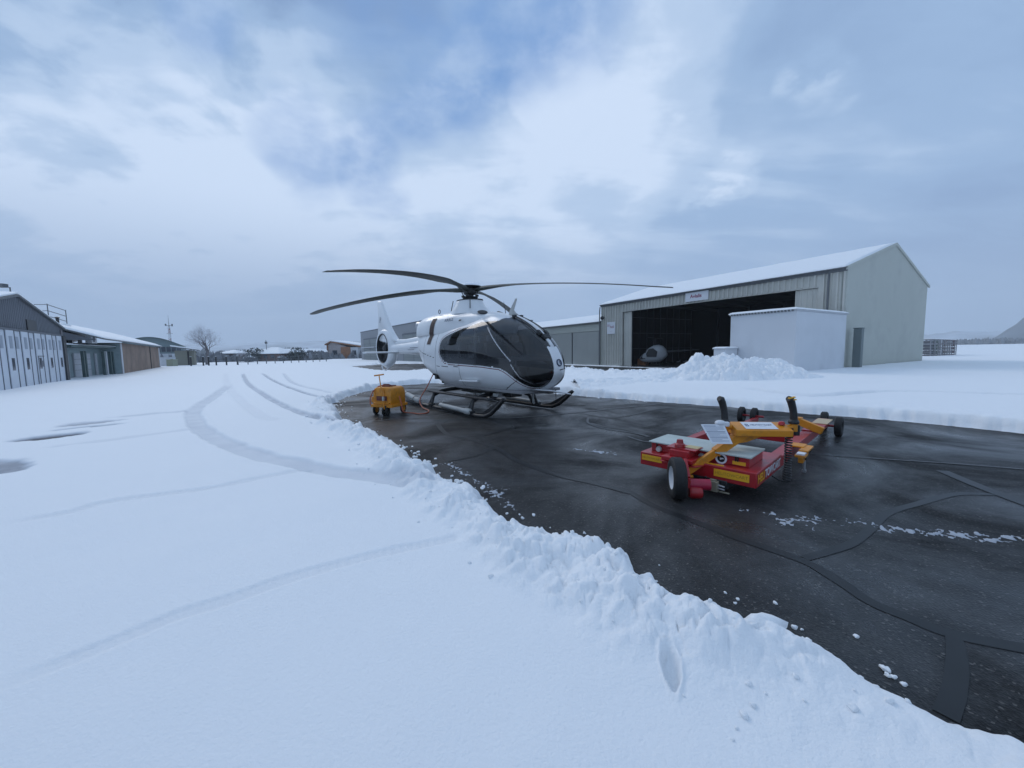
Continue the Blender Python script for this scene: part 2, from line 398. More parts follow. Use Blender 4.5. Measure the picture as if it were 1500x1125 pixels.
def sstep(a, b, x):
    t = np.clip((x - a) / (b - a), 0, 1); return t * t * (3 - 2 * t)
def seg_dist(X, Y, pts, closed=False):
    best = np.full(X.shape, 1e9); par = np.zeros(X.shape); n = len(pts); run = 0
    for k in range(n if closed else n - 1):
        ax, ay = pts[k][:2]; bx, by = pts[(k+1) % n][:2]; dx, dy = bx-ax, by-ay; LL = dx*dx+dy*dy + 1e-12
        t = np.clip(((X-ax)*dx+(Y-ay)*dy)/LL, 0, 1); dd = (X-ax-t*dx)**2+(Y-ay-t*dy)**2
        msk = dd < best; best = np.where(msk, dd, best); par = np.where(msk, run + t * math.sqrt(LL), par); run += math.sqrt(LL)
    return np.sqrt(best), par
def inside(X, Y, pts):
    c = np.zeros(X.shape, bool); n = len(pts)
    for k in range(n):
        x1, y1 = pts[k][:2]; x2, y2 = pts[(k+1) % n][:2]
        if y1 == y2: continue
        c ^= ((y1 > Y) != (y2 > Y)) & (X < (x2-x1)*(Y-y1)/(y2-y1)+x1)
    return c
def smooth_poly(pts, n=5):
    P = [Vector(p[:2]) for p in pts]; out = []
    for i in range(len(P)-1):
        p0 = P[max(i-1, 0)]; p1 = P[i]; p2 = P[i+1]; p3 = P[min(i+2, len(P)-1)]
        for k in range(n):
            t = k/n
            out.append(((2*p1)+(p2-p0)*t+(2*p0-5*p1+4*p2-p3)*t*t+(3*p1-p0-3*p2+p3)*t**3)*.5)
    out.append(P[-1]); return [(q.x, q.y) for q in out]
# ------------------------------------------------------------------ the ground
near_edge = [G(*p, z=.12) for p in [(490,590),(503,612),(540,632),(580,650),(640,688),(700,718),(760,757),(830,792),(930,828),(1060,884),(1150,922),(1250,970),(1380,1034),(1500,1066)]]
TARM = smooth_poly([(-4.0,18.6),(-5.3,17.2),(-5.75,14.6),(-5.6,12.5)] + [tuple(p[:2]) for p in near_edge] + [(2.3,.7),(3.2,-1.5),(5,-5),(30,-9)], 4) \
     + smooth_poly([(34,-7),(16,-3.2),(11.2,2.3),(8.6,6.0),(7.51,7.6),(6.67,8.26),(5.24,9.77),(2.22,12.45),(.6,14.5),(-1.6,17.2)], 4)
APRON = smooth_poly([(-19,45),(-10.6,31.6),(-5.7,29),(0,26),(3.83,23.8),(5.0,19.3),(7.0,18.5),(10.4,20.2),(15.2,22.6)], 4) + [(16.2,24.2),(15.2,26.0),(9.2,35.9),(.6,50.2),(-11,50.5),(-17,53)]
B0 = Vector((8.33, 35.5)); A0 = Vector((17.4, 20.2)); HX = (A0-B0).normalized(); HL = (A0-B0).length; HY = Vector((-HX.y, HX.x)); HW = 13.2
hangar_foot = [tuple(B0), tuple(A0), tuple(A0+HY*HW), tuple(B0+HY*HW)]

tracks = [  # points, half width, depth, wear
  (smooth_poly([G(*p,z=.1) for p in [(338,562),(315,580),(287,598),(284,612),(300,632),(345,655),(400,672),(480,688),(560,700),(620,712)]], 5), .165, .030, .20),
  (smooth_poly([G(*p,z=.1) for p in [(355,546),(362,560),(385,577),(415,594),(455,610),(500,622)]], 5), .11, .045, .36),
  (smooth_poly([G(*p,z=.1) for p in [(383,546),(398,556),(425,568),(455,578),(492,586)]], 5), .10, .045, .42),
  (smooth_poly([G(*p,z=.1) for p in [(415,546),(428,560),(470,572),(500,577)]], 5), .10, .035, .22),
  (smooth_poly([G(*p,z=.1) for p in [(330,546),(335,566),(372,602),(400,615)]], 5), .16, .010, .06),
  (smooth_poly([G(*p,z=.1) for p in [(-60,1025),(60,985),(160,945),(260,903),(330,882),(420,850),(500,826),(590,803),(660,790)]], 5), .06, .007, .06),
  (smooth_poly([G(*p,z=.1) for p in [(-20,772),(100,752),(160,736),(300,716),(380,700),(450,688)]], 5), .07, .009, .08),
  (smooth_poly([G(*p,z=.1) for p in [(1080,604-26),(1190,590),(1300,588),(1420,592),(1560,598)]], 5), .16, .05, .10),
]
bare = [((78,640),.5,.06,.9),((110,629),.65,.035,.7),((-8,686),.34,.12,.6),((145,620),.7,.07,.5),((230,607),.9,.05,.22),((205,640),1.2,.04,.12)]
foot_c = G(983, 972, .15)
def snow_height(X, Y):
    R_ = np.hypot(X, Y)
    d1, p1 = seg_dist(X, Y, TARM, True); i1 = inside(X, Y, TARM); d1 = np.where(i1, -d1, d1)
    d2, _ = seg_dist(X, Y, APRON, True); i2 = inside(X, Y, APRON); d2 = np.where(i2, -d2, d2)
    edge_n = (fbm(X*2.2, Y*2.2, 4, 3) - .5) * .42 + (fbm(X*9, Y*9, 3, 8) - .5) * .10
    farside = sstep(-.5, 1.5, (X*.86 + Y*.5) - 8.3 - np.clip(2.2 - X, 0, 9) * .0)      # the far bank of the tarmac
    left = 1 - farside
    a = d1 + edge_n * (.55 + .25 * left); b = d2 + edge_n * 1.4
    dm = np.minimum(a, b)
    base = .105 + .035 * (fbm(X*.35, Y*.35, 3, 11) - .5) + .13 * sstep(7, 11, X*.8 + Y*.6 - 1) * sstep(2, 8, X) + .02 * (fbm(X*1.7, Y*1.7, 3, 21) - .5)
    L1 = lumps(X/.20, Y/.20, 1); L2 = lumps(X/.085, Y/.085, 2); L3 = lumps(X/.038, Y/.038, 4); B_ = fbm(X*3.1, Y*3.1, 4, 31); L4 = lumps(X/.42, Y/.42, 6)
    S1 = slabs(X/.24, Y/.24, 101); S2 = slabs(X/.11, Y/.11, 102); S3 = slabs(X/.055, Y/.055, 103)
    chunk = .22*L4 + .34*S1 + .24*S2 + .13*S3 + .10*L2 + .05*L3
    zone = np.exp(-(((X - 1.0)/.75)**2 + ((Y - 2.0)/.85)**2)); smoothR = sstep(1.9, 1.35, Y)
    w_near = .20 + .25*zone + .05*sstep(3, 8, R_)
    mask1 = np.exp(-np.clip((a - .30) / w_near, 0, 9)**2 * 1.5) * sstep(-.02, .24, a) * left
    wig = sstep(.30, .55, fbm(X*.9, Y*.9, 3, 77))
    mask1 = mask1 * (.6 + .45 * wig) * (1 - .45*smoothR)
    bank1 = mask1 * (.035 + .20 * (1 + .35*zone) * chunk * (.35 + 1.1 * B_) * (1 - .55*smoothR))
    mask1b = np.exp(-np.clip((a - .3) / .5, 0, 9)**2) * sstep(0, .5, a) * farside
    bank1b = mask1b * (.03 + .07 * chunk * B_) + .12 * farside * sstep(.1, 2.6, a)
    mask2 = np.exp(-np.clip((b - .5) / 1.0, 0, 9)**2) * sstep(0, .45, b) * sstep(46, 30, Y)
    dfac = -((X - B0.x)*HY.x + (Y - B0.y)*HY.y); mask2 = mask2 * sstep(1.2, 3.0, dfac)
    bank2 = mask2 * (.06 + .32 * chunk * (.3 + B_)) * sstep(-14, 2, X)
    h = base * sstep(0, .16, dm) + bank1 + bank1b + bank2
    # crumbs lying just outside the edge
    crumbs = (dm < 0) & (dm > -.5) & left.astype(bool)
    cr = np.where(dm > -.30, .032 * np.clip(lumps(X/.07, Y/.07, 41) - .66 - .35 * np.clip(-dm, 0, 1) * 1.6, 0, 1) * 3, 0) * (fbm(X*2, Y*2, 2, 50) > .46)
    wear = np.zeros_like(X)
    fresh = np.ones_like(X)
    for pts, hw, dep, wr in tracks:
        x0 = min(p[0] for p in pts)-1; x1 = max(p[0] for p in pts)+1; y0 = min(p[1] for p in pts)-1; y1 = max(p[1] for p in pts)+1
        m_ = (X > x0) & (X < x1) & (Y > y0) & (Y < y1)
        if not m_.any(): continue
        dd, par = seg_dist(X[m_], Y[m_], pts); nn = (fbm(X[m_]*4, Y[m_]*4, 3, 61) - .5)
        tot = math.hypot(pts[-1][0]-pts[0][0], pts[-1][1]-pts[0][1])
        fade = sstep(0, .12*tot+.1, par)
        prof = (1 - sstep(hw*.65, hw*1.15, dd + nn*hw*.5)) * fade
        tread = .5 + .5 * np.sin(par * 2 * PI / .06)
        h[m_] -= prof * (dep + .004 * tread); h[m_] += np.exp(-((dd - hw*1.3)/(hw*.35))**2) * dep * .25 * fade * (dm[m_] > .3)
        wear[m_] = np.maximum(wear[m_], prof * wr * (.6 + .8 * fbm(X[m_]*2.5, Y[m_]*2.5, 4, 71)))
    for (px, py), ra, rb, wr in bare:
        c = G(px, py, .08); dr = c.copy().normalized() if False else Vector((c.x, c.y)).normalized(); tx, ty = dr.y, -dr.x
        A_ = ((X-c.x)*tx + (Y-c.y)*ty) / ra; B2 = ((X-c.x)*dr.x + (Y-c.y)*dr.y) / (rb * 5)
        q = np.sqrt(A_*A_ + B2*B2) + (fbm(X*2.3, Y*2.3, 4, 81) - .5) * 1.3
        k = 1 - sstep(.55, 1.0, q); h -= k * .06 * wr; wear = np.maximum(wear, k * wr)
    # one deep footprint at the foot of the near bank
    A_ = (X - foot_c.x - .0) * .97 - (Y - foot_c.y) * .22; B2 = (X - foot_c.x) * .22 + (Y - foot_c.y) * .97
    q = np.sqrt((A_/(.036 + .008*np.clip(B2/.1, -1, 1)))**2 + (B2/.095)**2) + (fbm(X*30, Y*30, 2, 44) - .5)*.25
    k = 1 - sstep(.72, 1.12, q); h -= k * (.07 - .025 * L2 * .8); h += .010 * np.exp(-((q-1.25)/.18)**2)
    h = np.where(dm < .0, -.035, h)
    h = np.where((dm < 0) & (cr > .012) & (dm > -.45) & (left > .5) & (R_ < 16) & (R_ > 3.2), cr, h)
    # thin refrozen slush lines on the tarmac
    for pts, hw, th in slush:
        x0 = min(p[0] for p in pts)-.6; x1 = max(p[0] for p in pts)+.6; y0 = min(p[1] for p in pts)-.6; y1 = max(p[1] for p in pts)+.6
        m_ = (X > x0) & (X < x1) & (Y > y0) & (Y < y1) & (dm < 0)
        if not m_.any(): continue
        dd, par = seg_dist(X[m_], Y[m_], pts); n_ = .55*fbm(X[m_]*38, Y[m_]*38, 3, 91) + .45*fbm(X[m_]*9, Y[m_]*14, 3, 93) + .35 * (fbm(X[m_]*2.2, Y[m_]*2.2, 2, 92) - .5)
        k = n_ - th - .9 * np.clip(dd / hw, 0, 5) * .32
        h[m_] = np.where(k > 0, np.clip(.0015 + k * .05, 0, .007), h[m_]); wear[m_] = np.where(k > 0, .50, wear[m_])
    edge_wet = np.clip(1 - np.clip(dm, 0, 9) / .10, 0, 1) * (dm > 0) * .12
    wear = np.maximum(wear, edge_wet * (fbm(X*7, Y*7, 3, 95) > .5))
    hin = inside(X, Y, hangar_foot); h = np.where(hin, -.035, h)
    roll = sstep(90, 700, R_)
    h = h + roll * (fbm(X*.004, Y*.004, 3, 99) - .4) * 3.0
    # hedges and dead grass poking through far off
    return h, np.clip(wear, 0, 1)
slush = [(smooth_poly([G(*p) for p in [(1120,752),(1170,758),(1230,764),(1300,772),(1380,782),(1490,792)]], 4), .13, .47),
         (smooth_poly([G(*p) for p in [(1150,764),(1210,768),(1290,776)]], 4), .16, .50),
         (smooth_poly([G(*p) for p in [(832,657),(862,660),(898,664)]], 4), .14, .50),
         (smooth_poly([G(*p) for p in [(712,712),(735,728),(752,742)]], 4), .16, .50),
         (smooth_poly([G(*p) for p in [(655,680),(676,690),(702,708)]], 4), .12, .52),
         (smooth_poly([G(*p) for p in [(1070,745),(1100,748)]], 4), .07, .55),
         (smooth_poly([G(*p) for p in [(725,627),(770,631),(800,634)]], 4), .07, .60)]

def make_ground():
    th = np.concatenate([np.linspace(-rad(60), rad(60), 1050), rad(60) + np.linspace(0, rad(240), 122)[1:-1]])
    rr = [.3]
    while rr[-1] < 1700:
        q = rr[-1]; rr.append(q + (max(.012, .0062*q) if q < 44 else .022*q))
    rr = np.array(rr); nt, nr = len(th), len(rr)
    T, Rr = np.meshgrid(th, rr); X = (np.sin(T)*Rr).ravel(); Y = (np.cos(T)*Rr).ravel()
    h, wear = snow_height(X, Y)
    V = np.stack([X, Y, h], 1); V = np.vstack([V, [[0, 0, .1]]]); wear = np.append(wear, 0)
    i, j = np.meshgrid(np.arange(nr-1), np.arange(nt), indexing='ij'); j2 = (j+1) % nt
    Fq = np.stack([i*nt+j, (i+1)*nt+j, (i+1)*nt+j2, i*nt+j2], -1).reshape(-1, 4)
    # leave out cells that lie wholly under the tarmac
    keep = (V[Fq, 2] > -.03).any(1); Fq = Fq[keep]
    o = np_mesh('snow_ground', V, Fq[:, ::-1], MSNOW)
    a = o.data.attributes.new('wear', 'FLOAT', 'POINT'); a.data.foreach_set('value', wear.astype(np.float32))
    tag(o, kind='structure'); return o
make_ground()
# tarmac: one sheet under everything
s_ = MB(); s_.add([(-120,-120,0),(160,-120,0),(160,160,0),(-120,160,0)], [(0,1,2,3)]); tag(s_.build('tarmac', MASPH, smooth=0), kind='structure')
s_ = MB(); s_.add([(-1750,-1750,-.045),(1750,-1750,-.045),(1750,1750,-.045),(-1750,1750,-.045)], [(0,1,2,3)]); tag(s_.build('frozen_soil', MBRUSH, smooth=0), kind='structure')

# bitumen repair seams on the tarmac
def ribbon(mb, pts, w, z=.004, seed=0):
    pts = smooth_poly(pts, 8); rnd = random.Random(seed); L_ = []; R2 = []
    for i, p in enumerate(pts):
        a = Vector(pts[max(i-1, 0)]); b = Vector(pts[min(i+1, len(pts)-1)]); t = (b-a).normalized(); n = Vector((-t.y, t.x)); ww = w*(.82+.36*fbm(np.array([i*.13+seed*7.1]), np.array([.5]), 2, 3)[0])/2
        L_.append((p[0]+n.x*ww, p[1]+n.y*ww, z)); R2.append((p[0]-n.x*ww, p[1]-n.y*ww, z))
    n = len(pts); mb.add(L_ + R2, [(i, n+i, n+i+1, i+1) for i in range(n-1)])
seams = [([(925,722),(960,742),(1020,765),(1085,790),(1150,812),(1190,828),(1230,852),(1275,882),(1330,905),(1390,928),(1500,950),(1650,975)], .085),
         ([(1178,818),(1215,808),(1250,795),(1275,775),(1300,752),(1345,738),(1400,724),(1460,725)], .07),
         ([(1397,932),(1402,965),(1398,1010),(1385,1050)], .07),
         ([(640,620),(655,636),(690,645),(725,655),(760,676),(820,697),(870,708),(925,722)], .09),
         ([(725,655),(690,668),(655,675)], .12),([(700,640),(745,628),(800,622)], .12),
         ([(865,620),(885,625),(920,630),(950,640)], .09),([(700,608+30),(716,650)], .09),
         ([(1380,690),(1440,715),(1520,745)], .12),([(850,605),(900,612),(960,600),(1010,595)], .09)]
for k, (pp, w) in enumerate(seams):
    s_ = MB(); ribbon(s_, [tuple(G(*p)[:2]) for p in pp], w, .003 + .0003*k, k)
    tag(s_.build('bitumen_seam', MSEAL, smooth=0), kind='structure')
# faded painted stand markings
MFADE = mat('faded_marking', (.07, .073, .078), .5, var=.5, vscale=14)
for k, (pp, w) in enumerate([([(715,612),(760,612),(860,603),(905,598),(960,593)], .09), ([(862,612),(862,620),(885,628),(925,634),(950,640)], .05), ([(600,614),(660,606),(700,598)], .06), ([(1185,665),(1280,672),(1400,680),(1500,688)], .04), ([(920,640),(950,648),(985,642)], .05), ([(545,612+6),(600,612)], .05)]):
    s_ = MB(); ribbon(s_, [tuple(G(*p)[:2]) for p in pp], w, .0075 + .0004*k, 40+k); tag(s_.build('painted_marking', MFADE, smooth=0), kind='structure')

# big ploughed heap in front of the white box
def heap(name, x0, x1, y0, y1, prof, label, nx=420, ny=170, seed=5, base=.2):
    X, Y = np.meshgrid(np.linspace(x0, x1, nx), np.linspace(y0, y1, ny)); X = X.ravel(); Y = Y.ravel()
    xs = [p[0] for p in prof]; H_ = np.interp(X, xs, [p[1] for p in prof]); yc = np.interp(X, xs, [p[2] for p in prof]); wd = np.interp(X, xs, [p[3] for p in prof])
    q = np.abs(Y - yc) / wd; env = np.clip(1 - q, 0, 1); env = env**.85 * sstep(0, .25, env + .12)
    ch = .5*lumps(X/.55, Y/.55, seed) + .32*lumps(X/.24, Y/.24, seed+1) + .16*lumps(X/.1, Y/.1, seed+2) + .07*lumps(X/.05, Y/.05, seed+3)
    z = base - .06 + H_ * env * (.62 + .5 * fbm(X*1.3, Y*1.3, 3, seed+7)) + (ch - .35) * .62 * np.clip(env*3, 0, 1) * np.clip(H_, .25, 1)
    z = np.where(env <= .001, base - .3, z)
    V = np.stack([X, Y, z], 1); i, j = np.meshgrid(np.arange(ny-1), np.arange(nx-1), indexing='ij')
    Fq = np.stack([i*nx+j, i*nx+j+1, (i+1)*nx+j+1, (i+1)*nx+j], -1).reshape(-1, 4)
    keep = (V[Fq, 2] > base - .25).any(1); o = np_mesh(name, V, Fq[keep], MSNOW); tag(o, label, 'snow heap'); return o
heap('snow_heap', 2.4, 12.3, 12.2, 17.2, [(2.4,.2,14.6,1.2),(4.2,.24,14.6,1.3),(5.2,.28,14.7,1.5),(6.2,.42,14.8,1.6),(6.9,.68,14.9,1.7),(7.35,1.10,14.9,2.0),(7.75,1.0,14.9,2.0),(8.3,1.22,14.9,2.0),(8.8,.92,14.9,1.9),(9.3,.80,14.9,1.8),(10.5,.76,15,1.7),(11.2,.45,15,1.5),(12.2,.1,15,1.2)],
     'long lumpy heap of ploughed snow in front of the hangar opening')
# thin line of snow left along the hangar and garage doors
def door_snow(s0, s1, off, w, hgt, seed):
    n = int((s1-s0)/.15); V_ = []; F_ = []
    for i in range(n+1):
        s = s0 + (s1-s0)*i/n; a = off + .12*(fb(s*.8+seed)-.5); ww = w*(.35+1.1*fb(s*1.7+seed+5)); hh = hgt*(.4+fb(s*4+seed+9))
        for t, z in ((-.5,.0),(-.25,.8),(.1,1),(.4,.7),(.5,0)):
            p = B0 + HX*s - HY*(a + ww*t); V_.append((p.x, p.y, max(.002, hh*z)))
    for i in range(n):
        for j in range(4): F_.append((i*5+j, i*5+j+1, (i+1)*5+j+1, (i+1)*5+j))
    tag(np_mesh('snow_line', np.array(V_), np.array(F_), MSNOW), kind='structure')
def fb(x): return float(fbm(np.array([x]), np.array([1.7]), 3, 12)[0])
door_snow(-21, 12.5, .75, .45, .05, 3); door_snow(-14, 2.4, .12, .3, .06, 8)
# loose clods broken off the bank
def clod(mb, c, r_, seed, sc=(1,1,.7)):
    rnd = random.Random(seed); n = 7; ph = [rnd.random()*6 for _ in range(6)]; rings = []
    for i in range(n+1):
        a = PI*i/n; ring = []
        for k in range(12):
            b = k*PI/6; v = Vector((math.sin(a)*math.cos(b), math.sin(a)*math.sin(b), -math.cos(a)))
            q = 1 + .16*math.sin(3*v.x+ph[0]+2*v.z) + .14*math.sin(4*v.y+ph[1]) + .10*math.sin(7*v.x+5*v.y+ph[2]) + .08*math.sin(9*v.z+ph[3]+4*v.y)
            ring.append(Vector(c) + Vector((v.x*sc[0], v.y*sc[1], v.z*sc[2])) * r_ * q)
        rings.append(ring)
    mb.loft(rings, True)
mb = MB(); rnd = random.Random(3); k = 0
ne = TARM
for i in range(200):
    a = rnd.randrange(12, 66); p = Vector(ne[a]); q = Vector(ne[a+1]); t = rnd.random(); e = p.lerp(q, t); n = (q-p).normalized(); n = Vector((n.y, -n.x))
    off = -abs(rnd.gauss(0, .22)) if rnd.random() < .45 else rnd.uniform(0, .75)
    c = e + n*(off if rnd.random() < 2 else 0); r_ = rnd.choice((.005,.006,.008,.010,.013)) * (1 + .35*max(0, min(2, e.length/4)))
    hh, _ = snow_height(np.array([c.x]), np.array([c.y])); z = max(0, float(hh[0]))
    if z > .45: continue
    clod(mb, (c.x, c.y, z + r_*.35), r_, i, (1, 1, .75))
tag(mb.build('snow_crumbs', MSNOW, smooth=60), 'loose crumbs of snow scattered along the tarmac edge', 'snow', kind='stuff')
c = G(1112, 912, .2); mb = MB(); clod(mb, (c.x, c.y, .185), .080, 77, (1.25,.8,.55)); o = mb.build('snow_block', MSNOW, smooth=60)
tag(o, 'flat smooth block of snow topping the near bank beside the tarmac', 'snow block')
# ------------------------------------------------------------------ the helicopter (x forward, y port, z up, origin under the mast)
HH = Vector((.636, -.772)); heli = thing('helicopter', 'white helicopter with black cockpit glazing and a four-blade rotor parked on the wet tarmac', 'helicopter', (-1.1, 10.6, 0), math.atan2(HH.y, HH.x))
def herm(xs, ys, x):
    xs = np.array(xs, float); ys = np.array(ys, float); d = np.diff(ys)/np.diff(xs); m = np.zeros(len(xs)); m[0] = d[0]; m[-1] = d[-1]
    for k in range(1, len(xs)-1): m[k] = 0 if d[k-1]*d[k] <= 0 else 2*d[k-1]*d[k]/(d[k-1]+d[k])
    i = np.clip(np.searchsorted(xs, x) - 1, 0, len(xs)-2); h = xs[i+1]-xs[i]; t = (x-xs[i])/h
    return (2*t**3-3*t**2+1)*ys[i] + (t**3-2*t**2+t)*h*m[i] + (-2*t**3+3*t**2)*ys[i+1] + (t**3-t**2)*h*m[i+1]
XN = 3.32
def fus_params(x):
    q = np.clip((x-1.15)/(XN-1.15), 0, 1); zn = 1.08
    w = np.where(x > 1.15, .79*np.clip(1-q**2.6, 0, 1)**.52, herm([-2.5,-2.3,-1.9,-1.4,-.8,.2,1.15], [.36,.44,.60,.73,.78,.79,.79], x))
    zt = np.where(x > 1.15, zn + (2.43-zn)*np.clip(1-q**1.72, 0, 1)**.56, herm([-2.5,-2.2,-1.2,0,1.15], [2.22,2.30,2.36,2.40,2.43], x))
    qb = np.clip((x-1.6)/(XN-1.6), 0, 1)
    zb = np.where(x > 1.6, zn - (zn-.49)*np.clip(1-qb**2.6, 0, 1)**.55, herm([-2.5,-2.2,-1.8,-1.3,-.9,-.5,0,1.6], [1.46,1.30,1.08,.83,.65,.53,.49,.49], x))
    zc = np.where(x > 1.6, 1.24 - .16*qb, herm([-2.5,-1.2,1.6], [1.72,1.34,1.24], x))
    return w, zb, zt, zc
def sup(t, n): c = np.cos(t); return np.sign(c)*np.abs(c)**(2/n)
def fus_grid(nx=430, nt=380):
    s = np.linspace(0, 1, nx); x = XN - 5.5*(s**1.0*.35 + .65*s**2) ; x = np.where(s == 0, XN-1e-4, x); x[-1] = -2.48
    x = XN - (XN+2.48)*np.where(s < .08, (s/.08)**2*.022, .022 + (s-.08)/.92*.978)
    t = np.linspace(0, 2*PI, nt, endpoint=False)
    w, zb, zt, zc = fus_params(x); X = np.repeat(x, nt); T = np.tile(t, nx)
    W = np.repeat(w, nt); ZB = np.repeat(zb, nt); ZT = np.repeat(zt, nt); ZC = np.clip(np.repeat(zc, nt), ZB+.0, ZT)
    up = np.sin(T) > 0; nu = np.where(up, 2.25, 2.9)
    c = np.cos(T); sn = np.sin(T)
    Y = W*np.sign(c)*np.abs(c)**(2/nu); Z = ZC + np.where(up, ZT-ZC, ZC-ZB)*np.sign(sn)*np.abs(sn)**(2/nu)
    return np.stack([X, Y, Z], 1), nx, nt
V, nx_, nt_ = fus_grid()
i, j = np.meshgrid(np.arange(nx_-1), np.arange(nt_), indexing='ij'); j2 = (j+1) % nt_
FQ = np.stack([i*nt_+j, (i+1)*nt_+j, (i+1)*nt_+j2, i*nt_+j2], -1).reshape(-1, 4)
Cn = V[FQ].mean(1); cx, cy, cz = Cn[:, 0], np.abs(Cn[:, 1]), Cn[:, 2]
# glazed band seen from the side
band = smooth_poly([(-.38,1.55),(-.36,1.74),(-.20,1.88),(.37,2.03),(1.1,2.18),(1.45,2.29),(1.64,2.37)], 5) + [(1.75,3.2),(3.9,3.2),(3.9,.76)] + smooth_poly([(3.3,.76),(3.0,.72),(2.82,.76),(2.64,.88),(2.48,1.0),(2.3,1.10),(2.05,1.16),(1.5,1.19),(.8,1.21),(.1,1.235),(-.12,1.27),(-.30,1.40),(-.38,1.55)], 4)
inb = inside(cx, cz, band); db, _ = seg_dist(cx, cz, band, True)
strip = cy < np.where(cz < 1.58, .15, np.interp(cz, [1.58, 1.62, 2.4], [.05, .05, .06]))
strip &= cx > 1.2
roofcap = cx < 1.80 + .24*np.clip(1 - cy/.40, 0, 1)
glaz = inb & ~strip & ~roofcap
glaz &= ~((cx < 1.75) & (cz > 2.21)); glaz &= ~((cx < 1.95) & (cz > 2.26))
glaz |= inb & (cz < 2.20) & (cx < 2.05) & (cy > .40)
line = (~glaz) & (~strip) & (cy > .17) & (cz > .5) & (cz < 2.4)
line &= (cy > .52) | (cz < 1.9)
line &= (cz < 2.10)
blackline = line & (db < .016); redline = line & (db >= .045) & (db < .064)
def near(p, q, wd, A=cx, B=cz): 
    return seg_dist(A, B, [p, q])[0] < wd
frame = glaz & (((db < .03) & (cz < 2.08) & ~((cx > 1.5) & (cz > 1.6))) | near((.68,1.2),(.50,2.1),.04) | (near((1.42,1.1),(1.10,2.3),.055) & (cz < 2.08)) | near((1.45,2.21),(2.86,1.36),.022) | near((2.86,1.36),(3.4,1.30),.045)
     | near((2.46,1.33),(2.9,1.33),.05) | ((cz < 1.345) & (cx < 2.55)) | ((cy < .175) & (cz < 1.62)) | near((2.55,1.36),(2.72,1.0),.03) | near((2.72,1.0),(2.98,.78),.03) | (cz < .80))
seal = glaz & (near((1.60,2.05),(2.48,1.29),.011) | near((2.50,1.20),(2.70,.93),.010) | near((2.70,.93),(2.92,.80),.010))
frame &= ~seal
pane = glaz & ~frame & ~seal
w_rear = pane & (cx < .60-(cz-1.35)*.25)
w_mid = pane & ~w_rear & (cx < 1.42-(cz-1.31)*.37)
w_door = pane & ~w_rear & ~w_mid & (cx < 2.48-(cz-1.28)*1.137) & (cz > 1.2) & (cz < 2.29-(cx-1.25)*.571)
w_chin = pane & ~w_rear & ~w_mid & ~w_door & (cz < 1.33)
w_tri = pane & ~w_rear & ~w_mid & ~w_door & ~w_chin & (cz < 2.29-(cx-1.25)*.571)
w_shield = pane & ~(w_rear | w_mid | w_door | w_chin | w_tri)
gaps = (~glaz) & (db > .02) & (near((.60,.60),(.60,1.2),.006) | near((1.5,.62),(1.5,1.18),.006) | near((.60,.60),(2.2,.64),.006) | near((2.2,.64),(2.62,.86),.006) | near((-.62,.6),(-.62,2.2),.006) | near((-.62,1.12),(.55,1.12),.006) | near((-2.2,1.6),(-.7,1.35),.006) | near((-1.4,.9),(-1.4,2.1),.006))
def sub(name, msk, m, off=0.0, parent=heli, side=None, lab=None):
    f_ = FQ[msk]
    if side is not None: f_ = f_[(V[f_].mean(1)[:, 1]*side) > 0]
    if not len(f_): return None
    idx, inv = np.unique(f_.ravel(), return_inverse=True)
    o = np_mesh(name, V[idx], inv.reshape(-1, 4), m, parent)
    if lab: o['label'] = lab
    return o
body_o = sub('fuselage', ~(glaz | blackline | redline | gaps), MWHITE)
b_ = body_o
sub('trim_line', redline, MDRED, parent=b_); sub('trim_edge', blackline, MBLACKG, parent=b_); sub('panel_gap', gaps, MBLACK, parent=b_)
MVENT = mat('brown_intake_mesh', (.05, .025, .02), .6, bump=.5, bscale=120)
sub('window_frame', frame, MBLACKG)
for sd in (-1, 1): sub('door_seal', seal, MALU, side=sd)
for sd in (-1, 1):
    sub('rear_cabin_window', w_rear, MGLASSD, side=sd); sub('sliding_door_window', w_mid, MGLASSD, side=sd); sub('front_door_window', w_door, MGLASSD, side=sd)
    sub('quarter_window', w_tri, MGLASSD, side=sd); sub('windshield', w_shield, MGLASSD, side=sd); sub('chin_window', w_chin, MGLASSD, side=sd)
# rear wall of the pod
k0 = (nx_-1)*nt_; mb = MB(); mb.add([tuple(p) for p in V[k0:k0+nt_]], [tuple(range(nt_))]); mb.build('rear_bulkhead', MWHITE, heli)
# engine cowling
def sring(x, w, z0, z1, n=2.6, k=56, zc=None, yc=0):
    zc = z0 if zc is None else zc; out = []
    for a in range(k):
        t = a*2*PI/k; c, s_ = math.cos(t), math.sin(t)
        out.append(Vector((x, yc + w*math.copysign(abs(c)**(2/n), c), zc + ((z1-zc) if s_ > 0 else (zc-z0))*math.copysign(abs(s_)**(2/n), s_))))
    return out
mb = MB(); xs = [1.85,1.75,1.6,1.3,.9,.35,-.2,-.8,-1.3,-1.7,-2.0,-2.2,-2.35,-2.44,-2.47]
ws = [.05,.20,.30,.40,.50,.57,.62,.66,.66,.63,.59,.54,.47,.38,.2]; zt = [2.26,2.32,2.38,2.45,2.51,2.57,2.60,2.62,2.62,2.61,2.58,2.54,2.47,2.38,2.25]
rings = []
for a, x in enumerate(np.linspace(1.85, -2.47, 70)):
    w_ = float(herm(xs[::-1], ws[::-1], np.array([x]))[0]); z_ = float(herm(xs[::-1], zt[::-1], np.array([x]))[0]); rings.append(sring(x, w_, 1.9, z_, 2.7, 64, 2.05))
mb.loft(rings); cowl = mb.build('engine_cowling', MWHITE, heli, smooth=50)
mb = MB()
for sd in (-1, 1):
    for (x0, x1) in ((.18, .19), (-.75, -.74), (-1.55, -1.54)):
        pass
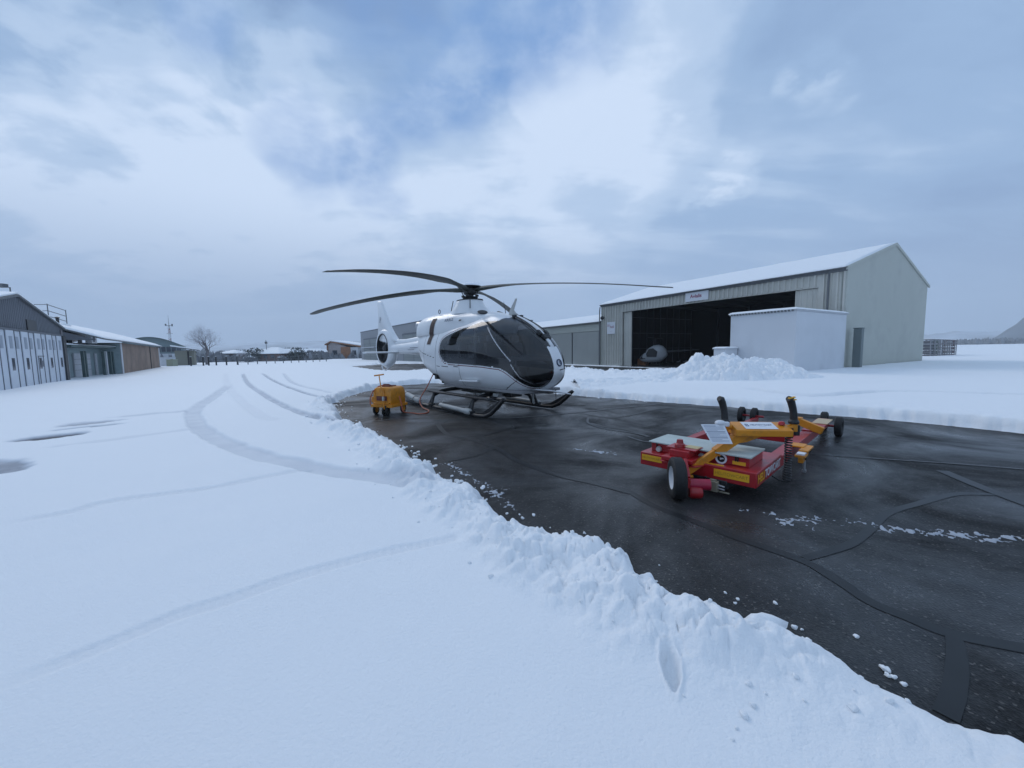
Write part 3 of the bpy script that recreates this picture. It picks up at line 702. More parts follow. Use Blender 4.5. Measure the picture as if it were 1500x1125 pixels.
# air scoops on the cowling, exhausts, lifting ring
for sd in (-1, 1):
    mb = MB(); mb.lathe([(.002,.0),(.10,.0),(.115,.02),(.10,.035)], (.98, sd*.29, 2.455), 'z', 24, True, Matrix.Rotation(rad(-sd*22), 3, 'X') @ Matrix.Rotation(rad(14), 3, 'Y') @ Matrix.Diagonal((1.5, .8, 1)))
    mb.build('air_scoop', MBLACK, cowl)
    mb = MB(); mb.tube([(-2.0, sd*.25, 2.33),(-2.4, sd*.26, 2.34),(-2.58, sd*.28, 2.35)], [.12,.12,.125], 20, False); mb.build('exhaust_pipe', MALU, heli)
    mb = MB(); mb.tube([(-.95 + .05*math.cos(a), sd*.42, 2.64+.055*math.sin(a)) for a in [k*2*PI/14 for k in range(15)]], .010, 8); mb.build('lifting_ring', MBLACK, cowl)
    mb = MB()
    for (x, z_, w_, h_) in ((.40, 2.30, .10, .045),):
        y = .62 if z_ > 2.2 else .72
        mb.cbox((x, sd*(y + .02 - (z_-1.9)*.12), z_), (w_, .012, h_), Matrix.Rotation(rad(sd*28), 3, 'X'))
    mb.build('cowling_latch', MBLACK, cowl, bev=.003)
t_ = text('lettering', 'AIRBUS', .115, (-.02, -.672, 2.33), (rad(70), 0, 0), mat('lettering_blue', (.03, .05, .10), .4), cowl, .002, xs=1.2)
for sd in (-1, 1):
    V_ = []; xs_ = np.linspace(0, 1, 5); zs_ = np.linspace(1.72, 2.44, 22)
    def ysurf(x, z):
        w_, zb, z1, zc = [float(q) for q in fus_params(np.array(float(x)))]; ya = w_*max(0, 1-abs((z-zc)/(z1-zc))**2.25)**(1/2.25) if z < z1 else 0
        wc_ = float(herm(xs[::-1], ws[::-1], np.array([x]))[0]); zc2 = float(herm(xs[::-1], zt[::-1], np.array([x]))[0]); yb = wc_*max(0, 1-abs((z-2.05)/((zc2-2.05) if z > 2.05 else .15))**2.7)**(1/2.7) if 1.9 < z < zc2 else 0
        return max(ya, yb) + .012
    for z in zs_:
        for t in xs_:
            x = -1.20 + .24*t + .16*(z-1.72)/.72; V_.append((x, sd*ysurf(x, z), z))
    F_ = [(a*5+b, a*5+b+1, (a+1)*5+b+1, (a+1)*5+b) for a in range(21) for b in range(4)]
    mb = MB(); mb.add(V_, F_); mb.build('engine_intake', MVENT, heli, smooth=60)
# mast fairing
mb = MB(); rings = []
for z_, rx, ry in ((2.50,.66,.46),(2.62,.60,.42),(2.72,.50,.37),(2.81,.44,.33),(2.87,.42,.31),(2.885,.39,.29)):
    rings.append([Vector((-.02 + rx*math.cos(a)*(1.0 if math.cos(a) > 0 else 1.15) , ry*math.sin(a), z_)) for a in [k*2*PI/40 for k in range(40)]])
mb.loft(rings); mf = mb.build('mast_fairing', MWHITE, heli, smooth=60)
mb = MB(); mb.loft([[Vector((-.02 + rx*math.cos(a), ry*math.sin(a), z_)) for a in [k*2*PI/40 for k in range(40)]] for z_, rx, ry in ((2.865,.435,.32),(2.888,.44,.325))]); mb.build('fairing_rim', MBLACK, mf)
for x in (-.46, .40):
    mb = MB(); mb.tube([(x*1.1, -.30, 2.62),(x*.98,-.26,2.9)], .012, 6); mb.build('fairing_seam', MBLACK, mf)
# rotor
rot = bpy.data.objects.new('main_rotor', None); col.objects.link(rot); rot.parent = heli; rot.location = (0, 0, 0)
mb = MB(); mb.tube([(0,0,2.85),(0,0,3.22)], .095, 20); mb.lathe([(.0,3.04),(.16,3.04),(.19,3.10),(.19,3.20),(.12,3.24),(0,3.24)], n=24); mb.lathe([(.12,2.92),(.20,2.93),(.22,2.97),(.12,2.99)], n=24, cap=False)
for k in range(4):
    a = k*PI/2 + .6; c, s_ = math.cos(a), math.sin(a)
    mb.tube([(c*.16, s_*.16, 2.95),(c*.24, s_*.24, 3.12)], .014, 8); mb.cbox((c*.2, s_*.2, 3.00), (.07,.07,.05))
mb.build('rotor_hub', MBLACK, rot, bev=.004)
mb = MB(); mb.lathe([(.30,3.245),(.325,3.25),(.30,3.285),(.22,3.325),(.12,3.352),(.0,3.36)], n=32); mb.build('hub_cap_snow', MSNOW, rot, smooth=60)
mb = MB(); mb.lathe([(.0,3.21),(.20,3.22),(.33,3.235),(.33,3.25),(0,3.252)], n=32); mb.build('hub_cap', MBLACK, rot)
RZ0 = math.atan2(HH.y, HH.x)
def blade(azw, droop):
    mb = MB(); rings = []; R_ = 5.1; N_ = 70
    for k in range(N_+1):
        r_ = .12 + (R_-.12)*k/N_
        ch = np.interp(r_, [.12,.35,.7,1.1,1.5,4.75,5.0,5.1], [.16,.20,.15,.20,.29,.29,.24,.15]); th = np.interp(r_, [.12,.4,.9,1.4,2,5.1], [.11,.12,.075,.045,.032,.022])
        pt = rad(np.interp(r_, [.12,.7,1.3,5.1], [2, 8, 14, 3])); z_ = 3.15 + .055*math.sin(min(1, r_/1.4)*PI*.5) - droop*(max(0, r_-.5)/4.6)**1.9
        sw = -np.interp(r_, [0,4.7,5.1], [0,0,.09]); ring = []
        for a in range(16):
            t = a*2*PI/16; c = .5*math.cos(t)*ch; h_ = math.sin(t)*th*.5*(1 if math.cos(t) > -.3 else .55)
            yy = c*math.cos(pt) - h_*math.sin(pt) + sw - ch*.12; zz = c*math.sin(pt)*1 + h_*math.cos(pt)
            ring.append(Vector((r_, yy, z_+zz)))
        rings.append(ring)
    mb.loft(rings); o = mb.build('rotor_blade', MBLADE, rot, smooth=60); o.rotation_euler = (0, 0, azw - RZ0); return o
for az, dr in ((-107, .50), (167.5, .50), (-25.5, .42), (74, .45)):
    bl = blade(rad(az), dr)
# tail boom
mb = MB(); rings = []
for x, w_, z0, z1 in ((-1.9,.30,1.36,1.96),(-2.5,.27,1.38,1.94),(-3.2,.23,1.42,1.89),(-4.0,.20,1.45,1.85),(-4.8,.17,1.47,1.83),(-5.5,.15,1.45,1.87)):
    rings.append(sring(x, w_, z0, z1, 2.3, 36, (z0+z1)/2))
mb.loft(rings); boom = mb.build('tail_boom', MWHITE, heli, smooth=60)
mb = MB(); rings = [sring(x, w_, 1.80, z1, 2.2, 24, 1.84) for x, w_, z1 in ((-1.95,.12,2.10),(-3.0,.10,2.04),(-4.2,.08,1.98),(-5.0,.07,2.0))]; mb.loft(rings); mb.build('drive_shaft_cover', MWHITE, boom, smooth=60)
mb = MB(); mb.cbox((-2.9,-.252,1.66),(.9,.006,.02)); mb.cbox((-3.3,-.24,1.60),(.5,.006,.012)); mb.build('boom_stripe', mat('boom_marks', (.22,.22,.26), .5), boom)
# shrouded tail rotor
FC = Vector((-6.05, 0, 1.68)); RI = .56
mb = MB(); rings = []; n = 72
for k in range(n):
    a = k*2*PI/n; ca, sa = math.cos(a), math.sin(a)
    Ro = .80 + .20*max(0, ca)**2.0 ; ring = []; 
    if sa < 0: Ro -= .03*(-sa)
    prof = [(RI,-.135),(RI+.03,-.165),(RI+.10,-.17),((RI+Ro)/2+.02,-.15),(Ro-.06,-.09),(Ro,0),(Ro-.06,.09),((RI+Ro)/2+.02,.15),(RI+.10,.17),(RI+.03,.165),(RI,.135),(RI-.015,0)]
    ring = [FC + Vector((ca*p, q, sa*p)) for p, q in prof]; rings.append(ring)
rings.append([v.copy() for v in rings[0]]); mb.loft(rings, cap=False); shroud = mb.build('tail_rotor_shroud', MWHITE, heli, smooth=60)
mb = MB(); rr_ = []
for k in range(n+1):
    a = k*2*PI/n; rr_.append([FC + Vector((math.cos(a)*p, q, math.sin(a)*p)) for p, q in ((RI+.012,-.172),(RI+.004,-.176),(RI-.018,-.15),(RI-.02,.15),(RI+.004,.176),(RI+.012,.172))])
mb.loft(rr_, cap=False, closed=False); mb.build('duct_lining', MBLACK, shroud, smooth=60)
mb = MB(); mb.lathe([(0,-.13),(.08,-.12),(.14,-.06),(.15,.05),(.12,.12),(0,.14)], FC, 'y', 28); fan = mb.build('tail_rotor', MBLACK, heli)
for k in range(10):
    a = k*2*PI/10 + .1*(k % 2); mb = MB(); d_ = Vector((math.cos(a), 0, math.sin(a))); tn = Vector((-math.sin(a), 0, math.cos(a))); rings = []
    for q in range(5):
        r_ = .13 + (.53-.13)*q/4; c0 = FC + d_*r_; pw = tn*.050 + Vector((0,.035,0)); hn = Vector((0,1,0))*.008
        rings.append([c0+pw, c0+hn, c0-pw, c0-hn])
    mb.loft(rings); mb.build('tail_rotor_blade', MBLACK, fan, smooth=0)
for a in (20, 95, 150, 215, 290, 335):
    mb = MB(); mb.tube([FC + Vector((0,.10,0)), FC + Vector((math.cos(rad(a))*.56, .11, math.sin(rad(a))*.56))], .018, 8); mb.build('stator_vane', MBLACK, shroud)
# fin
def fin_mesh(mb, poly, th0, th1, zlo, zhi):
    n = len(poly)
    for sd in (1, -1):
        pass
    c = Vector((sum(p[0] for p in poly)/n, 0, sum(p[1] for p in poly)/n)); rings = []
    for (y, sc) in ((-1, .82), (-.55, .97), (0, 1), (.55, .97), (1, .82)):
        rings.append([Vector((c.x + (p[0]-c.x)*sc, y*np.interp(p[1], [zlo, zhi], [th0, th1]), c.z + (p[1]-c.z)*(sc if sc == 1 else (sc+1)/2))) for p in poly])
    mb.loft(rings)
mb = MB(); fin_mesh(mb, smooth_poly([(-4.75,1.90),(-5.2,2.22),(-5.6,2.62),(-6.25,3.46),(-6.38,3.55),(-6.66,3.58),(-6.74,3.50),(-6.66,2.9),(-6.68,2.1),(-6.4,1.95),(-5.6,1.85)], 3), .115, .045, 1.9, 3.5); mb.build('fin', MWHITE, heli, smooth=50)
t_ = text('lettering', 'HD', .16, (-6.32, -.093, 2.80), (rad(90), rad(-62), 0), bpy.data.materials['lettering_blue'], bpy.data.objects['fin'], .002)
mb = MB(); mb.tube([(-5.9,0,.92),(-6.2,0,.80),(-6.5,0,.84),(-6.6,0,.98)], .022, 8); mb.build('tail_bumper', MWHITE, heli)
for sd in (-1, 1):
    mb = MB(); rings = []
    for y in np.linspace(.10, 1.30, 8):
        ch = .42 if y < 1.22 else .36; rings.append([Vector((-4.78 + ch*.5*math.cos(a) , sd*y, 1.52 + .035*math.sin(a))) for a in [k*2*PI/20 for k in range(20)]])
    mb.loft(rings); mb.build('horizontal_stabiliser', MWHITE, heli, smooth=60)
# skid gear
for sd in (-1, 1):
    y = sd*1.05; mb = MB()
    mb.tube([(-1.95,y,.07),(-1.5,y,.055),(1.75,y,.055),(2.05,y,.075),(2.28,y,.16),(2.52,y,.33),(2.72,y,.50)], [.045]*3+[.045,.045,.042,.03], 12)
    sk = mb.build('landing_skid', MBLACK, heli)
    mb = MB(); mb.extr([(1.55,y-.012,.03),(2.1,y-.012,.05),(2.5,y-.012,.27),(2.76,y-.012,.50),(2.70,y-.012,.54),(2.38,y-.012,.36),(2.0,y-.012,.17),(1.7,y-.012,.11)], (0,.05,0)); mb.build('skid_toe', MBLACK, sk, bev=.004)
    mb = MB(); yb = sd*.93
    mb.cbox((.75, yb, .44), (2.75,.17,.045)); mb.build('footboard', MBLACK, heli, bev=.01)
    for x in (-.45, 1.45):
        mb = MB(); mb.tube([(x,yb,.44),(x+.05,y,.08)], .035, 10); mb.cbox((x+.05,y,.09),(.16,.12,.10)); mb.build('skid_strut', MBLACK, heli, bev=.004)
    for x, lab in ((-.55, 'r'), (1.35, 'f')):
        mb = MB(); mb.tube([(x,0,.46),(x,sd*.35,.46),(x,sd*.66,.43),(x,sd*.90,.33),(x,sd*1.03,.10)], [.05,.05,.048,.045,.042], 12); mb.build('cross_tube', MBLACK, heli)
    mb = MB(); mb.lathe([(0,0),(.055,.01),(.078,.05),(.08,.12),(.08,.98),(.075,1.06),(.05,1.10),(0,1.11)], (0,0,0), 'x', 20); mb.build('float_cover', MFLOAT, heli, loc=(-2.15, y+.02*sd, .30), rot=(0, rad(9), 0))
    mb = MB(); mb.lathe([(0,0),(.045,.01),(.055,.04),(.055,1.20),(.075,1.22),(.075,1.38),(.05,1.42),(0,1.42)], (0,0,0), 'x', 18); mb.tube([(.1,0,.0),(.16,0,.10),(.26,0,.12)], .014, 8); mb.build('float_tube', MFLOAT, heli, loc=(.12, y+sd*.04, .155), rot=(0, rad(1.5), 0))
    for x in (-1.9,-1.35):
        mb = MB(); mb.lathe([(.086,0),(.086,.03)], (0,0,0), 'x', 20); mb.build('strap', MBLACK, heli, loc=(x, y+.02*sd, .30-(x+2.15)*.158))
# belly equipment
mb = MB(); mb.ball((1.25,-.50,.42), .075, 10); mb.build('belly_light', MFLOAT, heli)
mb = MB(); mb.box(-.3,1.9,-.18,.18,.40,.52); mb.build('belly_pod', MBLACK, heli, bev=.02)
mb = MB(); mb.cbox((1.7,-.42,.47),(.2,.14,.08)); mb.build('belly_sensor', MFLOAT, heli, bev=.01)
mb = MB(); mb.tube([(2.2,.25,.55),(2.2,.25,.28),(2.24,.25,.26)], [.03,.022,.03], 10); mb.build('fuel_drain_pipe', MFLOAT, heli)
mb = MB(); mb.extr([(.62,-.76,.76),(.62,-.76,.80),(1.42,-.76,.83),(1.42,-.76,.78)], (0,-.045,0)); mb.build('door_step', MWHITE, heli, bev=.006)
for x in (.5,1.32):
    mb = MB(); mb.cbox((x,-.797,1.16),(.10,.016,.03)); mb.build('door_handle', MALU, heli, bev=.003)
    mb = MB(); mb.cbox((x,.797,1.16),(.10,.016,.03)); mb.build('door_handle', MALU, heli, bev=.003)
# white deflector plate under the chin
mb = MB(); mb.add([(2.35,-.52,.70),(3.15,-.10,.66),(3.42,.22,.58),(2.95,.30,.58),(2.35,.05,.52),(2.35,-.52,.675),(3.15,-.10,.635),(3.42,.22,.555),(2.95,.30,.555),(2.35,.05,.50)],
   [(0,1,2,3,4),(9,8,7,6,5),(0,5,6,1),(1,6,7,2),(2,7,8,3),(3,8,9,4),(4,9,5,0)]); mb.build('chin_deflector', MWHITE, heli, bev=.004)
# wire cutter blade, wiper, probes and aerials
def surf(x, y):          # top of the fuselage at x,y
    w_, zb, z1, zc = [float(q) for q in fus_params(np.array(float(x)))]
    return zc + (z1-zc)*max(0, 1-abs(y/w_)**2.25)**(1/2.25)
mb = MB(); mb.extr([(1.95,-.012,2.24),(1.66,-.012,2.34),(1.70,-.012,2.46),(1.92,-.012,2.72),(1.96,-.012,2.71),(1.84,-.012,2.46),(2.0,-.012,2.30)], (0,.024,0)); mb.build('wire_cutter', MFLOAT, heli, bev=.003)
mb = MB(); pts = [(x, .0, surf(x, 0)+.022) for x in np.linspace(1.95, 3.10, 14)]
rings = [[Vector((p[0], sd*w_, p[2]+dz)) for sd, dz in ((-1,-.02),(-1,.0),(-.4,.022),(.4,.022),(1,0),(1,-.02))] for p, w_ in zip(pts, np.interp(np.linspace(0,1,14), [0,.2,1], [.05,.05,.045]))]
mb.loft(rings); mb.build('centre_post', MWHITE, heli, smooth=60)
for sd in (-1, 1):
    mb = MB(); mb.tube([(x, sd*(.09+.03*k/9), surf(x, .1)+.035) for k, x in enumerate(np.linspace(1.95, 2.85, 10))], .011, 6); mb.tube([(x, sd*(.13+.05*k/9), surf(x, .15)+.03) for k, x in enumerate(np.linspace(2.1, 2.75, 10))], .009, 6)
    mb.cbox((2.82, sd*.10, surf(2.82,.1)+.045),(.13,.07,.06), Matrix.Rotation(rad(40),3,'Y')); mb.cbox((1.98, sd*.10, surf(1.98,.1)+.035),(.10,.06,.05)); mb.build('windscreen_wiper', MBLACK, heli)
mb = MB(); mb.cbox((2.92,.0,surf(2.92,0)+.03),(.13,.20,.07), Matrix.Rotation(rad(45),3,'Y')); mb.build('air_vent', MBLACK, heli, bev=.01)
mb = MB(); mb.tube([(XN-.03,0,1.08),(XN+.14,0,1.12)], [.012,.007], 8); mb.build('pitot_probe', MBLACK, heli)
def aerial(a, b, r0=.01, r1=.004, m=MBLACK):
    mb = MB(); mb.tube([a, b], [r0, r1], 6); mb.build('aerial', m, heli)
aerial((1.35,.15,2.42),(1.28,.15,2.72)); aerial((2.85,.35,.62),(2.85,.36,.36)); aerial((-1.4,.3,2.6),(-1.5,.3,2.85)); aerial((-3.1,0,2.0),(-3.3,0,2.3), .012,.006, MFLOAT)
# emblem ring on the nose
ez = 1.24; ex = None
for x in np.linspace(2.2, XN-.001, 900):
    if surf(x, 0) < ez: ex = x; break
mb = MB()
q0 = Vector((ex, 0, surf(ex, 0))); q1 = Vector((ex+.004, 0, surf(ex+.004, 0))); tn = (q1-q0).normalized(); nn = Vector((-tn.z, 0, tn.x)); nn = nn if nn.x > 0 else -nn
rg = []
for k in range(33):
    a = k*2*PI/32; rg.append([q0 + nn*.012 + Vector((0,1,0))*math.cos(a)*p*.9 + tn*math.sin(a)*p + nn*h_ for p, h_ in ((.055,-.02),(.058,.004),(.078,.004),(.082,-.02))])
mb.loft(rg, cap=False, closed=False); mb.build('nose_emblem', bpy.data.materials['lettering_blue'], heli, smooth=40)
mb = MB(); mb.tube([q0 + nn*.016 - tn*.03, q0 + nn*.016 + tn*.03 + Vector((0,.02,0))], .008, 6); mb.build('emblem_mark', MINK, heli)
# ground power socket flap
mb = MB(); mb.cbox((-.62,-.73,.82),(.10,.12,.12)); mb.tube([(-.62,-.76,.88),(-.64,-.86,.90)], .028, 8); mb.build('power_socket', MBLACK, heli, bev=.006)
# cabin
mb = MB(); mb.box(-.5,2.75,-.60,.60,.58,.64); mb.build('cabin_floor', MSEAT, heli)
mb = MB(); mb.box(-.62,-.55,-.60,.60,.64,1.98); mb.build('cabin_bulkhead', MDARK, heli)
mb = MB(); mb.box(-.5,1.4,-.38,.38,2.16,2.20); mb.build('cabin_lining', MDARK, heli)
def seat(x, y, sc=1.0, back=1):
    mb = MB(); mb.cbox((x, y, 1.02), (.46,.44,.14)); mb.cbox((x, y, .84), (.36,.34,.24)); st = mb.build('seat', MSEAT, heli, bev=.05)
    mb = MB(); mb.cbox((x-.25*back, y, 1.38), (.12,.44,.66), Matrix.Rotation(rad(-10*back),3,'Y')); mb.build('seat_back', MSEAT, st, bev=.04)
    mb = MB(); mb.cbox((x-.31*back, y, 1.80), (.10,.26,.17), Matrix.Rotation(rad(-6*back),3,'Y')); mb.build('headrest', MPALE, st, bev=.035)
for yy in (-.36, .36): seat(1.72, yy); seat(-.12, yy); seat(.75, yy, back=-1)
mb = MB(); mb.loft([[Vector((2.30,y*sc_,z0)) for y, z0 in ((-.5,.74),(.5,.74),(.5,1.24),(.3,1.36),(-.3,1.36),(-.5,1.24))] if k == 0 else [Vector((2.72,y*sc_,z0)) for y, z0 in ((-.42,.86),(.42,.86),(.40,1.12),(.24,1.20),(-.24,1.20),(-.40,1.12))] for k, sc_ in enumerate((.9,.95))]); mb.build('instrument_panel', MBLACK, heli, bev=.02)
for yy in (-.36,.36):
    mb = MB(); mb.tube([(2.15,yy,.64),(2.12,yy,.9),(2.05,yy,1.06)], [.018,.016,.02], 8); mb.build('control_stick', MBLACK, heli)
mb = MB(); mb.ball((.9,-.5,2.02), .03, 6); mb.build('cabin_lamp', MREDL, heli)
# ------------------------------------------------------------------ helicopter tug (x along its front edge, y back along its arms)
TO = (2.31, 3.56); tug = thing('helicopter_tug', 'red and yellow helicopter tug with black grips standing on the near tarmac', 'aircraft tug', (TO[0], TO[1], 0), rad(-46.9))
mb = MB(); mb.box(-1.19,0,0,.95,.15,.30); plat = mb.build('platform', MRED, tug, bev=.008)
mb = MB(); mb.box(-1.12,-.10,.13,.60,.30,.405); bb = mb.build('battery_box', MRED, tug, bev=.006)
mb = MB(); mb.box(-1.135,-.075,.09,.585,.405,.42); mb.build('box_lid', MSLAB, bb, bev=.002)
# wheel arch and caster turret at the front edge
mb = MB(); mb.box(-.86,-.54,-.16,.14,.30,.345); mb.box(-.80,-.60,-.10,.14,.345,.415)
mb.extr([(-.88,-.14,.272),(-.52,-.14,.272),(-.47,-.02,.272),(-.50,.13,.272),(-.90,.13,.272),(-.93,-.02,.272)], (0,0,.012)); tur = mb.build('caster_turret', MRED, tug, bev=.006)
mb = MB(); mb.box(-.86,-.55,-.05,.16,.416,.428); mb.lathe([(.0,.43),(.055,.43),(.052,.46),(.036,.472),(.034,.49),(.030,.51),(0,.513)], (-.74,.02,0), n=20); mb.build('turret_knob', MRED, tur, bev=.002)
mb = MB(); mb.box(-.70,-.56,.03,.155,.4285,.4325); mb.build('turret_label', mat('cream_label', (.55,.45,.22), .5), tur)
def wheel(parent, name, c, R_, wd, axis_ang, rim=MFLOAT):
    e = bpy.data.objects.new(name, None); col.objects.link(e); e.parent = parent; e.location = c; e.rotation_euler = (0, 0, axis_ang)
    h = wd/2; mb = MB(); mb.lathe([(R_*.55,-h*.85),(R_*.72,-h),(R_*.9,-h*.96),(R_*.985,-h*.72),(R_,-h*.3),(R_,h*.3),(R_*.985,h*.72),(R_*.9,h*.96),(R_*.72,h),(R_*.55,h*.85)], (0,0,0), 'x', 40, cap=False)
    for k in (-.45, 0, .45): mb.lathe([(R_*1.006,k*h*1.2-.006),(R_*1.012,k*h*1.2),(R_*1.006,k*h*1.2+.006)], (0,0,0), 'x', 40, cap=False)
    mb.build('tyre', MRUB, e, smooth=40)
    mb = MB(); mb.lathe([(0,-h*.35),(R_*.12,-h*.5),(R_*.15,-h*.55),(R_*.22,-h*.5),(R_*.42,-h*.45),(R_*.56,-h*.9),(R_*.56,h*.9),(R_*.42,h*.45),(R_*.2,h*.55),(0,h*.35)], (0,0,0), 'x', 32); mb.build('rim', rim, e, smooth=35)
    return e
AX = math.atan2(.58, .815)
wheel(tug, 'steering_wheel', (-.60,-.36,.205), .205, .125, AX, MPALE)
axd = Vector((math.cos(AX), math.sin(AX), 0)); rol = Vector((-axd.y, axd.x, 0)); wc = Vector((-.60,-.36,0))
mb = MB(); q = wc + axd*.105
mb.bar((q.x,q.y,.20),(q.x+rol.x*.16,q.y+rol.y*.16,.34),.03,.09); mb.bar(q+Vector((0,0,.17))-rol*.05, q+Vector((0,0,.17))+rol*.28,.03,.10); mb.build('caster_fork', MRED, tug, bev=.004)
mb = MB(); a_ = q + Vector((0,0,.15)) + axd*.01; mb.tube([a_, a_+axd*.19], .055, 18); mb.build('hub_motor', mat('magenta_motor', (.36,.012,.045), .35), tug)
mb = MB(); mb.lathe([(0,0),(.05,0),(.062,.02),(.062,.10),(.05,.12),(0,.12)], a_ + axd*.0 + Vector((.01,-.03,-.07)), 'x', 16, True, Matrix.Rotation(AX,3,'Z')); mb.build('motor_housing', MRED, tug)
# yellow steering arm up to the console
CC = Vector((-.10,.46,0)); ca, sa = .777, .63; cdv = Vector((ca, sa, 0)); cn = Vector((-sa, ca, 0))
P1 = Vector((-.63,-.15,.185)); P2 = CC + Vector((0,0,.63)) + cdv*-.12
mb = MB(); mb.bar(P1, P1.lerp(P2,.52), .045, .075); mb.build('steering_arm', MYEL, tug, bev=.004)
mb = MB(); mb.extr([P1+cdv*.03+Vector((0,0,.05))+cn*.04, P1+cdv*.03+Vector((0,0,-.12))+cn*.02, P1+cdv*.03+Vector((0,0,-.12))-cn*.04, P1+cdv*.03+Vector((0,0,.02))-cn*.06], -cdv*.06); mb.tube([P1-cdv*.05+Vector((0,0,-.02)),P1+cdv*.10+Vector((0,0,-.02))],.018,10); mb.build('arm_bracket', MYEL, tug, bev=.003)
mb = MB(); mb.bar(P1.lerp(P2,.50), P2 + Vector((0,0,.0)), .075, .09); mb.extr([CC+Vector((0,0,.56))+cdv*-.24, CC+Vector((0,0,.49))+cdv*-.20, CC+Vector((0,0,.505))+cdv*-.12, CC+Vector((0,0,.565))+cdv*.02], cn*.14); mb.build('arm_gusset', MYEL, tug, bev=.004)
# console: local frame, x along the bar
con = bpy.data.objects.new('console', None); col.objects.link(con); con.parent = tug; con.location = CC; con.rotation_euler = (0, 0, math.atan2(sa, ca))
mb = MB(); mb.extr([(-.27,-.10,.585),(-.27,.12,.585),(-.27,.12,.70),(-.27,.09,.705),(-.27,-.10,.652)], (.54,0,0)); mb.build('console_body', MYEL, con, bev=.008)
mb = MB(); mb.add([(-.17,-.078,.6625),(.14,-.078,.6625),(.14,.075,.7055),(-.17,.075,.7055)], [(0,1,2,3)]); mb.build('console_label', MPAPER, con, smooth=0)
sl_ = math.atan2(.043,.153)
text('label_letter', 'B', .075, (-.13,0,.6855), (sl_,0,0), MINK, con, .001); text('label_text', 'HELITOWCART', .030, (.01,.008,.6880), (sl_,0,0), MINK, con, .001); text('label_text', '- - - - - - -', .015, (.01,-.030,.6775), (sl_,0,0), MINK, con, .001)
mb = MB(); mb.lathe([(0,0),(.03,0),(.03,.02),(.022,.034),(0,.038)], (.215,.02,.69), n=18); mb.build('stop_button', MRED, con)
for sd in (-1, 1):
    mb = MB(); mb.tube([(sd*.27,.03,.66),(sd*.34,.03,.66)], .03, 12); mb.tube([(sd*.335,.03,.62),(sd*.335,.03,.70)], .036, 14); mb.build('grip_mount', MYEL, con, bev=.004)
    bx = sd*.335; mb = MB(); mb.lathe([(.0,0),(.045,0),(.05,.012),(.046,.03),(.034,.045),(.030,.055)], (bx,.03,.70), n=18)
    mb.tube([(bx,.03,.735),(bx-.004,.03,.80),(bx-.016,.028,.86),(bx-.034,.024,.92),(bx-.050,.02,.955),(bx-.072,.01,.965)], [.035,.034,.034,.036,.037,.028], 14)
    for k in range(4): mb.lathe([(.030,0),(.034,.008),(.030,.016)], (bx-.003*k-.002,.03,.765+.022*k), n=14, cap=False)
    gr = mb.build('hand_grip', MBLACK, con, smooth=50)
    if sd == 1:
        mb = MB(); mb.cbox((bx-.045,.0,.975),(.06,.03,.012), Matrix.Rotation(rad(-15),3,'Y')); mb.cbox((bx-.02,.0,.955),(.03,.03,.012)); mb.build('grip_switch', MYEL2, gr, bev=.003)
mb = MB(); mb.cbox((-.37,.0,.70),(.11,.10,.05)); mb.ball((-.40,-.02,.71),.045,7,(1.2,.9,.7)); mb.build('clear_cap', MPAPER, con, bev=.01)
mb = MB(); mb.cbox((.37,.05,.63),(.05,.06,.11)); mb.build('black_switch_box', MBLACK, con, bev=.006)
# hanging laminated sheet
wd_ = Vector((.815,.58,0)); A1_ = Vector((-.83,.86,.55)); 
TL = Vector((-.54,.05,.70)); TR = TL + cdv*.23; BL = TL + Vector((.13,-.04,-.18)); BR = BL + cdv*.20
nrm_ = (TR-TL).cross(BL-TL).normalized()*.003
mb = MB(); mb.add([TL,TR,BR,BL,TL+nrm_,TR+nrm_,BR+nrm_,BL+nrm_], [(0,1,2,3),(7,6,5,4),(0,4,5,1),(1,5,6,2),(2,6,7,3),(3,7,4,0)]); sh = mb.build('instruction_sheet', MPAPER, tug, smooth=0)
mb = MB()
for k in range(15):
    t = .08+.058*k; l_ = TL.lerp(BL,t); r_ = TR.lerp(BR,t); q0_ = l_.lerp(r_,.08); q1_ = l_.lerp(r_,.90 if k % 4 else .6); off = -nrm_*.35 if nrm_.dot(Vector((.1,-1,.2))) < 0 else nrm_*1.35
    dn = (BL-TL)*(.012 if k % 5 else .022); mb.add([q0_+off,q1_+off,q1_+off+dn,q0_+off+dn], [(0,1,2,3)])
mb.build('printed_lines', MINK, sh, smooth=0)
mb = MB(); mb.tube([BL.lerp(TL,.5)-Vector((0,0,0)), CC+Vector((-.28,-.12,.60))], .004, 6); mb.build('sheet_cord', MBLACK, tug)
# side lettering, stickers, gauges
lt = text('side_lettering', 'HELI', .118, (.003,.155,.226), (rad(90),0,rad(90)), MYEL2, tug, .001, bold=.002); text('side_lettering', 'TOWCART', .118, (.003,.585,.226), (rad(90),0,rad(90)), MPAPER, tug, .001, bold=.002)
for (x0,x1,z0,z1) in ((-1.17,-.93,.21,.275),(-.38,-.06,.195,.270)):
    mb = MB(); mb.box(x0,x1,-.004,.0,z0,z1); st = mb.build('yellow_sticker', MYEL2, tug)
    text('sticker_text', 'HELITOWCART' if x0 > -1 else 'HELITOWCART', .045 if x0 > -1 else .034, ((x0+x1)/2,-.0045,(z0+z1)/2), (rad(90),0,0), mat('ochre_ink', (.42,.20,.02), .5) if x0 < -1 else bpy.data.materials['ochre_ink'], st, .0005, xs=.95)
mb = MB(); mb.box(-.25,-.13,.126,.13,.315,.350); mb.build('yellow_sticker', MYEL2, bb)
mb = MB(); mb.box(-.58,-.30,.02,.035,.301,.309); mb.build('yellow_strip', MYEL2, plat)
